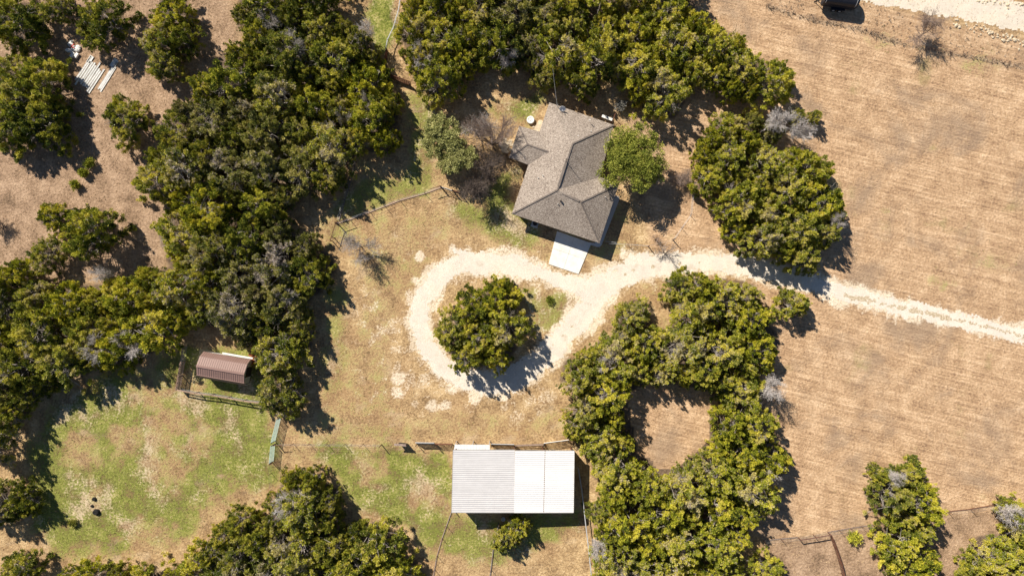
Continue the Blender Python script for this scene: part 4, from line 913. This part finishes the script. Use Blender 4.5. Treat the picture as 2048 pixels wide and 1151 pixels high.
def juniper_proto(seed, R0=3.0, H=4.6, lobes=150, per=60, grey=.3, dead=0.0):
    r = np.random.default_rng(seed); ph = r.random(8)*6.28
    def rad(th, v): return 1 + .15*np.sin(2*th+ph[0]) + .12*np.sin(3*th+ph[1]) + .10*np.sin(5*th+ph[2]+v*3) + .06*np.sin(9*th+ph[3])
    th = r.random(lobes)*6.283; v = r.random(lobes)            # v: 0 bottom .. 1 top
    el = np.arcsin(np.clip(-.15 + 1.15*v, -1, 1)); sh = np.where(r.random(lobes) < .86, .86+.14*r.random(lobes), .45+.35*r.random(lobes))
    rr_ = rad(th, v)*sh; cz = H*.34
    cen = np.stack([R0*.88*np.cos(el)*np.cos(th)*rr_, R0*.88*np.cos(el)*np.sin(th)*rr_, cz + np.sin(el)*(H-cz)*.93*sh*(1+.10*np.sin(4*th+ph[4]))], -1)
    # a few leaders poke out of the dome
    kk = r.integers(5, 9); a2 = r.random(kk)*6.28; q2 = R0*.62*np.sqrt(r.random(kk)); lead = np.stack([q2*np.cos(a2), q2*np.sin(a2), H*(1.0-.22*(q2/R0)**2)+r.random(kk)*.35], -1); cen = np.concatenate([cen, lead])
    skirt = int(lobes*.16); a3 = r.random(skirt)*6.28; q3 = R0*(.80+.2*r.random(skirt))*rad(a3, 0); cen = np.concatenate([cen, np.stack([q3*np.cos(a3), q3*np.sin(a3), .5+.9*r.random(skirt)], -1)])
    nb_ = len(cen); sub = 6; bo = unit(unit(cen - [0, 0, cz*.5]) + [0, 0, .5]); bt = .27*r.normal(size=nb_)       # boughs, then tufts on each bough
    cen = np.repeat(cen, sub, 0) + r.normal(size=(nb_*sub, 3))*.155 + np.repeat(bo, sub, 0)*r.uniform(-.30, .34, (nb_*sub, 1)); bt = np.repeat(bt, sub)
    lr = .09 + .16*r.random(len(cen))**1.4; n = len(cen)
    tint = np.clip(.42 + .30*fb3(cen*.5, r) + bt + r.normal(size=n)*.13, 0, 1)
    gp = unit(r.normal(size=(2, 3))+[0, 0, 1.0]); near = np.max(unit(cen-[0, 0, cz]) @ gp.T, axis=1); tint = np.where((near > .90) & (r.random(n) < grey*1.5), .97, tint)
    keep = np.ones(n, bool)
    for g_ in gp[:1]: keep &= ~((unit(cen-[0, 0, cz]) @ g_ > .955) & (r.random(n) < dead))
    cen, lr, tint = cen[keep], lr[keep], tint[keep]
    out = unit(cen - [0, 0, cz*.6]) + np.array([0, 0, .55]); out = unit(out)
    V, F, t = sprays(cen, lr, per, r, .175, .033, .35, tint, plume=out); t = np.where(r.random(len(t)) < .14 + grey*.10, 1.0, t)
    segs = []; base = np.array([0, 0, -.1]); nst = r.integers(2, 5)
    for i in range(nst):
        a = 6.28*i/nst + r.random(); path, d = limb(segs, base, [.35*math.cos(a), .35*math.sin(a), 1], H*.72, .13, 4, r, .15)
        for q in path[1:]:
            for _ in range(5):
                tgt = cen[r.integers(0, len(cen))]; dv = tgt - q
                if np.linalg.norm(dv) < 3.2:
                    pt, d2 = limb(segs, q, dv, np.linalg.norm(dv)*1.06, .05, 3, r, .10)
                    for _2 in range(3): limb(segs, pt[-2], nz(d2 + r.normal(size=3)*.5), .6, .022, 2, r, .25)
    for g_ in gp:       # bare grey twigs standing where the foliage has died back
        c0 = np.array([0, 0, cz]) + g_*[R0*.8, R0*.8, (H-cz)*.93]; nb = 16 if dead > 0 else 7
        for i in range(nb):
            d2 = nz(g_ + r.normal(size=3)*.5); o = c0 - g_*.9; limb(segs, path[2], o-path[2], np.linalg.norm(o-path[2]), .03, 1, r, 0); pt, d3 = limb(segs, o, d2, 1.0+.5*r.random(), .024, 3, r, .2)
            for q in pt[1:]:
                for _ in range(2): limb(segs, q, nz(d3 + r.normal(size=3)*.6), .4, .011, 1, r, .2)
    tv, tf = tubes_np(segs, 3)
    return np_mesh('crown', V, F, M['leaf_olive'], t), np_mesh('trunk', tv, tf, M['bark'])
def fb3(p, r): o = r.random(3)*9; return np.sin(p[:, 0]*2.1+o[0]) * np.sin(p[:, 1]*2.3+o[1]) + .5*np.sin(p[:, 2]*3+o[2])
def oak_proto(seed, lobesN, R0, H, per, length, width, mat, lr0=.5):
    r = np.random.default_rng(seed); big = 14; A = np.arange(big)*2.4+r.random(big)*.4; Q = R0*.70*np.sqrt((np.arange(big)+.5)/big); Bc = np.stack([Q*np.cos(A), Q*np.sin(A), H*.62+.28*H*r.random(big)*(1-(Q/R0)**2)], -1)
    Bc = np.concatenate([Bc, [[0, 0, H*.72]]]); br = R0*(.30+.10*r.random(len(Bc))); k = r.integers(0, len(Bc), lobesN); d = unit(r.normal(size=(lobesN, 3))+[0, 0, .45]); cen = Bc[k] + d*(br[k]*(.75+.3*r.random(lobesN)))[:, None]*[1, 1, .75]
    cen[:, 2] = np.maximum(cen[:, 2], H*.3); lr = lr0*(.6+.6*r.random(lobesN)); tint = np.clip(.48+.2*r.normal(size=lobesN), 0, 1); V, F, t = sprays(cen, lr, per, r, length, width, .4, tint)
    segs = []; path, d = limb(segs, [0, 0, -.1], [0, 0, 1], H*.36, .26, 3, r, .05)
    for c in Bc: pt, d2 = limb(segs, path[-1], c-path[-1], np.linalg.norm(c-path[-1]), .12, 4, r, .1); [limb(segs, pt[-2], r.normal(size=3)+[0, 0, .6], 1.1, .035, 3, r, .2) for _ in range(5)]
    tv, tf = tubes_np(segs, 5); return np_mesh('crown', V, F, mat, t), np_mesh('trunk', tv, tf, M['bark'])
def bare_proto(seed, H, spread, order=4, trunk=.12, twigs=3, lean=(0, 0), rmin=.009, low=.25, upk=.06):
    r = np.random.default_rng(seed); main = []; fine = []
    def grow(p, d, L, rad_, o):
        tgt = main if o >= order-1 else fine; path, d2 = limb(tgt, p, d, L, rad_, 3 if o > 1 else 2, r, .16, upk)
        if o == 0: return
        for i, q in enumerate(path[1:]):
            for _ in range(twigs if i < len(path)-2 else twigs+1):
                dd = nz(d2 + r.normal(size=3)*[spread, spread, spread*.6]); grow(q, dd, L*(.52+.2*r.random()), max(rmin, rad_*.5), o-1)
    path, d = limb(main, [0, 0, -.1], [lean[0], lean[1], 1], H*low, trunk, 2, r, .08)
    for _ in range(4): grow(path[-1], nz(np.array([lean[0], lean[1], .8]) + r.normal(size=3)*[spread, spread, .2]), H*.42, trunk*.55, order-1)
    tv, tf = tubes_np(main, 5); fv, ff = tubes_np(fine, 3); return tv, tf, fv, ff

JP = []
for i in range(9):
    JP.append(juniper_proto(100+i, R0=3.0, H=4.4+.5*(i % 3), lobes=90+4*(i % 4), per=64, grey=(.0, .25, .6)[i % 3], dead=(0, .0, .9)[i % 3] if i % 3 == 2 else 0))
TONES = {'yellow': 'yellow-green', 'olive': 'olive-green', 'dark': 'dark green', 'grey': 'grey-flecked'}
JUNI = []     # (px, py, r_px, tone, label, grove)
def add_tree(crown, trunk, mat, barkmat, loc, sxy, sz, rz, name, label, cat, group=None, tilt=0):
    t = bpy.data.objects.new(name, None); COL.objects.link(t); t.location = loc; t.rotation_euler = (0, 0, rz); t.scale = (sxy[0], sxy[1], sz); tag(t, label, cat, group)
    c = bpy.data.objects.new('crown', crown); COL.objects.link(c); c.parent = t
    if mat: c.material_slots[0].link = 'OBJECT'; c.material_slots[0].material = mat
    k = bpy.data.objects.new('trunk', trunk); COL.objects.link(k); k.parent = t
    if barkmat: k.material_slots[0].link = 'OBJECT'; k.material_slots[0].material = barkmat
    return t
# ---- choose crown positions in photo pixels: fill each outline with touching crowns
def fill(P, hole, seed, rmax=50, rmin=20, over=.69, target=999):
    r = np.random.default_rng(seed); P_ = np.array(P, float); x0, y0 = P_.min(0); x1, y1 = P_.max(0); got = []
    gx, gy = np.meshgrid(np.arange(x0, x1, 6.0), np.arange(max(-34, y0), min(1184, y1), 6.0)); gx = gx.ravel(); gy = gy.ravel()
    sdv = -poly_sd(gx, gy, P)
    if hole is not None: sdv = np.minimum(sdv, poly_sd(gx, gy, hole))
    m = (sdv > rmin*.8) & (gx > -36) & (gx < 2084); gx, gy, sdv = gx[m], gy[m], sdv[m]; rr_ = rmax
    while rr_ >= rmin:
        order = r.permutation(len(gx))
        for i in order:
            if sdv[i] < rr_*.90 or (sdv[i] > rr_*2.2 and r.random() < .3): continue
            x, y = gx[i], gy[i]; q = rr_*(.9+.2*r.random())
            if all((x-a)**2+(y-b)**2 > ((q+c)*over)**2 for a, b, c in got): got.append((x, y, q))
        rr_ -= 3
    return got
WT = {'left': ('olive', 'yellow', 'olive', 'grey', 'dark'), 'top': ('yellow', 'olive', 'yellow', 'olive', 'dark'), 'right': ('yellow', 'olive', 'olive', 'yellow'), 'ring': ('yellow', 'olive', 'yellow', 'olive', 'yellow'),
      'lower_right': ('olive', 'grey', 'yellow'), 'corner': ('yellow', 'olive'), 'bottom': ('yellow', 'olive', 'grey'), 'island': ('yellow', 'olive')}
RM = {'left': 52, 'top': 50, 'right': 46, 'ring': 46, 'lower_right': 44, 'corner': 46, 'bottom': 54, 'island': 50}
rt = random.Random(5)
for gi, (key, (gname, P)) in enumerate(POLY.items()):
    if key == 'island':
        for x, y, r in [(945,622,40),(996,602,42),(1012,655,42),(958,672,44),(905,662,37),(990,708,36),(938,712,30),(1002,575,22)]: JUNI.append([x, y, r, 'yellow' if x > 950 else 'olive', None, gname])
        continue
    for x, y, r in fill(P, HOLE if key == 'ring' else None, 30+gi, RM[key]):
        q = float(fbm(np.array([x/190+3.3]), np.array([y/190+1.7]), 3)[0]) + rt.uniform(-.10, .10); bias = {'ring': .10, 'top': .08, 'right': .08, 'island': .1, 'corner': .1, 'bottom': .09, 'lower_right': .06}.get(key, .0); q += bias
        JUNI.append([x, y, r, 'grey' if q < .29 else 'dark' if q < .41 else 'olive' if q < .58 else 'yellow', None, gname])
for x, y, r, tone, lb in SINGLE:
  if r > 14: JUNI.append([x, y, r, tone, lb, None])
LM = [('brown shed', 441, 735), ('metal barn', 1026, 950), ('house roof', 1120, 350), ('big oak', 1262, 320), ('live oaks', 895, 297), ('white board pile', 190, 150), ('lone round juniper', 255, 243),
      ('big pasture juniper', 185, 462), ('green tube gates', 552, 880), ('bright green strip', 755, 55), ('dark trailer', 1668, 5), ('round clearing', 1345, 850), ('gravel drive mouth', 1660, 577), ('small leafless tree', 720, 500),
      ('rusty paddock brace', 1640, 1066), ('black stump', 193, 1023), ('bottom right corner', 2048, 1151), ('driveway island', 965, 655), ('concrete slab', 1135, 510), ('bottom left corner', 0, 1151), ('top left corner', 0, 0),
      ('top edge midpoint', 1024, 0), ('left edge midpoint', 0, 575), ('grey yard gate', 890, 380), ('bare bush by the drive', 1328, 500), ('barn shadow', 1170, 1040), ('left pasture shrubs', 175, 345), ('upper wood panel', 802, 165), ('upper grey dead patch', 585, 96), ('meadow-side dead patches', 228, 690), ('silver-grey shrub', 1238, 214), ('tiny bright juniper', 1625, 236), ('left yard edge', 690, 560), ('ring grove field side', 1565, 700), ('drive bend gap', 1320, 620), ('wire fence corner', 676, 447), ('bottom edge midpoint', 1024, 1151), ('large dead bottom juniper', 590, 1006)]
DIRS = ['right of', 'above and right of', 'above', 'above and left of', 'left of', 'below and left of', 'below', 'below and right of']
ORD = ['nearest', 'second nearest', 'third nearest', 'fourth nearest', 'fifth nearest', 'sixth nearest', 'seventh nearest', 'eighth nearest', 'ninth nearest', 'tenth nearest', 'eleventh nearest', 'twelfth nearest'] + ['%dth nearest' % q for q in range(13, 40)]
cells = {}
for j in JUNI:
    if j[4]: continue
    L = min(LM, key=lambda q: math.hypot(j[0]-q[1], j[1]-q[2])); d = math.hypot(j[0]-L[1], j[1]-L[2]); a = math.atan2(L[2]-j[1], j[0]-L[1]); k = int(round(a/(math.pi/4))) % 8
    cells.setdefault((L[0], k), []).append((d, j))
for (ln, k), lst in cells.items():
    lst.sort(key=lambda q: q[0])
    for i, (d, j) in enumerate(lst):
        size = 'big' if j[2] > 40 else 'small' if j[2] < 24 else 'mid-sized'
        for gt in (', '+j[5], ''):
            j[4] = f"{size} {TONES[j[3]]} juniper{gt}, {ORD[i]} {DIRS[k]} the {ln}"
            if len(j[4].replace('-', ' ').split()) <= 16: break
GN = {'big left woods': 'junipers of the big left woods'}
print('JUNIPERS', len(JUNI), max(len(q) for q in cells.values()), sorted(((len(v), k) for k, v in cells.items()), reverse=True)[:6])
for i, (x, y, r, tone, lb, grove) in enumerate(JUNI):
    R_ = r/PXM; zc = min(2.4, .42*R_*1.5+.5); c = W(x, y, zc); R_ = R_*(1-zc/CAM_H)*(1.05 if grove else .93)
    crown, trunk = JP[rt.randrange(len(JP))] if grove else JP[rt.choice((0, 3, 6))]; s = R_/3.0; sz = (.70+.38*s)*rt.uniform(.92, 1.1) if grove else max(s*.9, .4+.6*s)*rt.uniform(.95, 1.1)
    if r < 14: sz = s*1.15; crown, trunk = JP[0]
    add_tree(crown, trunk, M['leaf_'+tone], None, (c.x, c.y, 0), (s*rt.uniform(.94, 1.06), s*rt.uniform(.94, 1.06)), sz, rt.uniform(0, 6.28), 'juniper_tree', lb, 'tree', ('junipers of the '+grove) if grove else 'free-standing junipers of the clearings')
# oaks
oc, ot = oak_proto(501, 480, 4.6, 7.2, 85, .18, .06, M['leaf_oak'], .62); z = 3.6; c = W(1262, 322, z)
add_tree(oc, ot, None, None, (c.x, c.y, 0), (1.06, 1.10), .92, 2.1, 'oak_tree', 'big rounded mid-green oak covering the right eave of the house', 'tree')
lc, lt = oak_proto(502, 190, 2.9, 5.2, 80, .17, .065, M['leaf_liveoak'], .5)
c = W(885, 276, 3); add_tree(lc, lt, None, None, (c.x, c.y, 0), (1.12, 1.15), .95, .3, 'live_oak_tree', 'pale grey-green live oak left of the house, upper crown of the pair', 'tree', 'live oaks left of the house')
c = W(912, 312, 3); add_tree(lc, lt, None, None, (c.x, c.y, 0), (1.05, 1.05), .9, 2.4, 'live_oak_tree', 'pale grey-green live oak left of the house, lower crown touching the bare tree', 'tree', 'live oaks left of the house')
# leafless trees
def bare(name, px, py, label, seed, H, spread, sc=1.0, main='bark', fine='bark_dead', order=4, trunk=.12, twigs=3, lean=(0, 0), cat='tree', group=None, low=.25, zt=0, rmin=.009, upk=.06):
    tv, tf, fv, ff = bare_proto(seed, H, spread, order, trunk, twigs, lean, rmin, low, upk); p = W(px, py, 0)
    t = bpy.data.objects.new(name, None); COL.objects.link(t); t.location = p; t.scale = (sc,)*3; tag(t, label, cat, group)
    a = bpy.data.objects.new('trunk', np_mesh('trunk', tv, tf, M[main])); COL.objects.link(a); a.parent = t
    b = bpy.data.objects.new('twigs', np_mesh('twigs', fv, ff, M[fine])); COL.objects.link(b); b.parent = t; return t
bare('leafless_tree', 990, 300, 'tall leafless tree left of the west wing casting long branch shadows on the roof', 11, 6.2, .42, lean=(-.22, .22), main='bark_dark', fine='twig_pink', trunk=.17, rmin=.014)
bare('leafless_tree', 962, 362, 'dense dark leafless tree between the live oak and the lower left house corner', 12, 5.6, .62, main='bark', fine='bark_dark', trunk=.16, twigs=4, rmin=.013)
bare('leafless_tree', 952, 268, 'grey leafless tree between the live oak and the tall leafless tree', 19, 4.6, .62, main='bark', fine='bark', trunk=.1, rmin=.012)
bare('leafless_tree', 722, 492, 'small pale leafless tree alone on the yard beside the left woods', 13, 4.4, .52, fine='bark', main='bark_dark', trunk=.09, rmin=.012)
bare('leafless_tree', 1836, 74, 'pinkish leafless tree between the dirt road and the brush line', 14, 4.4, .60, fine='twig_pink', main='bark_dark', trunk=.1, rmin=.012)
bare('leafless_bush', 1330, 507, 'dark leafless bush tangled over the upper rim of the gravel drive', 15, 2.8, .7, fine='bark', main='bark_dark', order=3, trunk=.1, twigs=3, low=.1, rmin=.018)
bare('leafless_bush', 1310, 478, 'reddish leafless bush in the grass above the gravel drive', 16, 1.6, .8, order=3, fine='twig_pink', main='bark_dark', trunk=.05, low=.1)
bare('leafless_bush', 1375, 350, 'reddish leafless bush between the big oak and the right-hand grove', 17, 3.4, .7, fine='twig_pink', main='bark_dark', trunk=.08, low=.1)
bare('leafless_bush', 4, 448, 'grey leafless bush at the left edge in the pale pasture', 18, 2.6, .8, fine='bark_dark', main='bark', trunk=.07, low=.1)
# silver-grey dead trees among the junipers
DEAD = [(585,96,26,'in the upper left woods below the top edge'),(540,42,20,'high in the upper left woods near the top edge'),(590,1006,28,'filling the left crown of the bottom woods'),(206,548,15,'at the upper rim of the left woods under the big pasture juniper'),
 (200,690,24,'at the lower rim of the left woods, left of its neighbour'),(258,690,24,'at the lower rim of the left woods, right of its neighbour'),(1542,776,22,'at the field edge on the right side of the ring-shaped grove'),(1560,243,24,'at the right end of the upper middle woods'),
 (1205,724,14,'in the upper left part of the ring-shaped grove'),(1784,953,14,'near the top of the lower right thicket'),(2022,1032,22,'in the bottom right corner thicket'),(1600,262,20,'touching the tiny bright juniper at the field edge'),(1668,442,15,'at the right rim of the right-hand grove'),
 (728,70,20,'beside the bright green strip, on its left'),(850,115,22,'in the upper middle woods beside the rusty gate'),(880,155,16,'at the lower left tip of the upper middle woods'),(575,590,16,'in the right half of the left woods beside the yard'),(1545,940,15,'at the right rim of the ring-shaped grove'),(395,555,15,'deep in the left woods below the pasture'),(735,205,14,'near the right rim of the left woods, above the side lawn'),(690,235,13,'in the left woods well left of the live oaks'),(1195,1095,16,'beside the white-railed mesh fence at the bottom'),(1020,120,16,'in the upper middle woods above the house')]
DP = []
for i in range(3):
    r = np.random.default_rng(900+i); segs = []; fine = []
    for k in range(8):
        a = 6.28*k/8 + r.random(); path, d = limb(segs, [0, 0, -.1], [.32*math.cos(a), .32*math.sin(a), 1], 3.7+.5*r.random(), .07, 4, r, .12, .02)
        for q in path[2:]:
            for _ in range(11):
                pt, d2 = limb(fine, q, nz([math.cos(a)*.6, math.sin(a)*.6, .8] + r.normal(size=3)*.7), 1.0+.5*r.random(), .028, 3, r, .2)
                for q2 in pt[1:]:
                    for _2 in range(3): limb(fine, q2, nz(d2 + r.normal(size=3)*.7), .45, .017, 1, r, .2)
    tv, tf = tubes_np(segs, 4); fv, ff = tubes_np(fine, 3); DP.append((np_mesh('trunk', tv, tf, M['bark_dead']), np_mesh('twigs', fv, ff, M['bark_dead'])))
for i, (x, y, r, lb) in enumerate(DEAD):
    c = W(x, y, 3.2); t = bpy.data.objects.new('dead_juniper', None); COL.objects.link(t); t.location = (c.x, c.y, 0); s = r/PXM/2.2; t.scale = (s, s, max(.95, .66+.42*s)*1.15); t.rotation_euler = (0, 0, i*1.7)
    tag(t, 'silver-grey dead juniper '+lb, 'tree', 'dead junipers among the living ones')
    for nm, me in zip(('trunk', 'twigs'), DP[i % 3]): o = bpy.data.objects.new(nm, me); COL.objects.link(o); o.parent = t
# spiky grey agave-like shrub near the swing frame
def shrub(px, py, R0, H, cnt, mat, name, label, cat='shrub', seed=1, length=.4, width=.05):
    r = np.random.default_rng(seed); c = W(px, py, 0); n = 26; th = r.random(n)*6.28; q = R0*.7*np.sqrt(r.random(n)); cen = np.stack([q*np.cos(th), q*np.sin(th), H*(.35+.45*r.random(n))], -1)
    V, F, t = sprays(cen, np.full(n, R0*.35), cnt, r, length, width, .5, np.clip(.5+.2*r.normal(size=n), 0, 1)); me = np_mesh('foliage', V, F, mat, t); root = bpy.data.objects.new(name, None); COL.objects.link(root); root.location = c; tag(root, label, cat)
    o = bpy.data.objects.new('foliage', me); COL.objects.link(o); o.parent = root; segs = []
    for k in range(6): limb(segs, [0, 0, -.05], r.normal(size=3)*[.6, .6, 0]+[0, 0, 1], H*.8, .03, 3, r, .2)
    tv, tf = tubes_np(segs, 4); o = bpy.data.objects.new('stem', np_mesh('stem', tv, tf, M['bark'])); COL.objects.link(o); o.parent = root
shrub(1238, 214, .95, 1.6, 40, leaf_mat('foliage_silver', [(.1, (.12, .115, .10, 1)), (.5, (.27, .26, .23, 1)), (.9, (.45, .43, .39, 1))]), 'grey_shrub', 'round silver-grey shrub above the garden swing frame', seed=5, length=.25, width=.05)
shrub(148, 1044, .7, .6, 22, M['leaf_grey'], 'low_shrub', 'low grey-green weed clump left of the black stump in the meadow', seed=6, length=.25, width=.05)
for q_, (x, y, r, tone, lb) in enumerate(SINGLE):
    if r <= 14: shrub(x, y, r/PXM*1.25, r/PXM*1.9, 30, M['leaf_'+tone], 'juniper_seedling', lb, 'shrub', 40+q_, .32, .05)
shrub(1099, 600, .7, .5, 22, M['leaf_oak'], 'low_shrub', 'low green weed clump on the triangle of grass inside the drive loop', seed=8, length=.22, width=.05)

# ================================================================ ground cover tufts
def tufts(name, n, chan, thr, hgt, mat, seed, box=(-76, 76, -44, 44)):
    r = np.random.default_rng(seed); x = r.uniform(box[0], box[1], n); y = r.uniform(box[2], box[3], n); px = x*PXM+1024; py = 575.5-y*PXM
    g, ch, fi, ro, li, br = ground_channels(px, py); wgt = chan(g, ch, fi, ro, li, br); k = r.random(n) < wgt; x, y = x[k], y[k]
    hp = [(Vector(p).x, Vector(p).y) for p in wl]; sh = in_poly(x, y, hp) | in_poly(x, y, [(W(*p).x, W(*p).y) for p in ((1097,528),(1157,548),(1205,495),(1240,395),(1228,388),(1178,480),(1114,462))])
    x, y = x[~sh], y[~sh]; m = len(x); per = 4; idx = np.repeat(np.arange(m), per); a = r.random(m*per)*6.28; h = hgt*(.5+r.random(m*per)); wd = h*.28; ox = r.normal(size=m*per)*.06; oy = r.normal(size=m*per)*.06
    bx, by = x[idx]+ox, y[idx]+oy; ca, sa = np.cos(a), np.sin(a); ln = .6+.5*r.random(m*per)
    V = np.stack([np.stack([bx-sa*wd, by+ca*wd, np.full(m*per, -.01)], -1), np.stack([bx+sa*wd, by-ca*wd, np.full(m*per, -.01)], -1), np.stack([bx+ca*h*ln, by+sa*h*ln, h], -1)], 1).reshape(-1, 3)
    me = np_mesh(name, V, np.arange(len(V)).reshape(-1, 3), mat, np.repeat(r.random(m), per)); o = bpy.data.objects.new(name, me); COL.objects.link(o); tag(o, kind='stuff'); return o
def grass_mat(name, stops):
    k = NT(name); return k.fin(k.ramp(k.math('MULTIPLY_ADD', k.noise(.6, 3, .6, k.pos()), .5, k.math('MULTIPLY', k.attr('tint', 'Fac'), .5)), stops), .9)
M['tuft_dry'] = grass_mat('dry_grass', [(.2, (.22, .145, .08, 1)), (.5, (.44, .31, .17, 1)), (.8, (.70, .53, .33, 1))])
M['tuft_brush'] = grass_mat('brush', [(.2, (.14, .10, .07, 1)), (.5, (.30, .22, .15, 1)), (.8, (.50, .38, .27, 1))])
M['tuft_green'] = grass_mat('green_grass', [(.2, (.08, .11, .02, 1)), (.5, (.16, .19, .03, 1)), (.8, (.30, .29, .075, 1))])
tufts('dry_grass', 60000, lambda g, ch, fi, ro, li, br: np.clip(.75 - ch*1.2 - g*.5 - fi*.35 - li*.5, 0, 1), 0, .085, M['tuft_dry'], 77)
tufts('green_grass', 45000, lambda g, ch, fi, ro, li, br: np.clip(g*1.1 - ch - li*.7, 0, 1), 0, .09, M['tuft_green'], 78)
tufts('brush', 60000, lambda g, ch, fi, ro, li, br: np.clip((br-.3)*.5, 0, .22), 0, .16, M['tuft_brush'], 79, (25, 78, 26, 44))
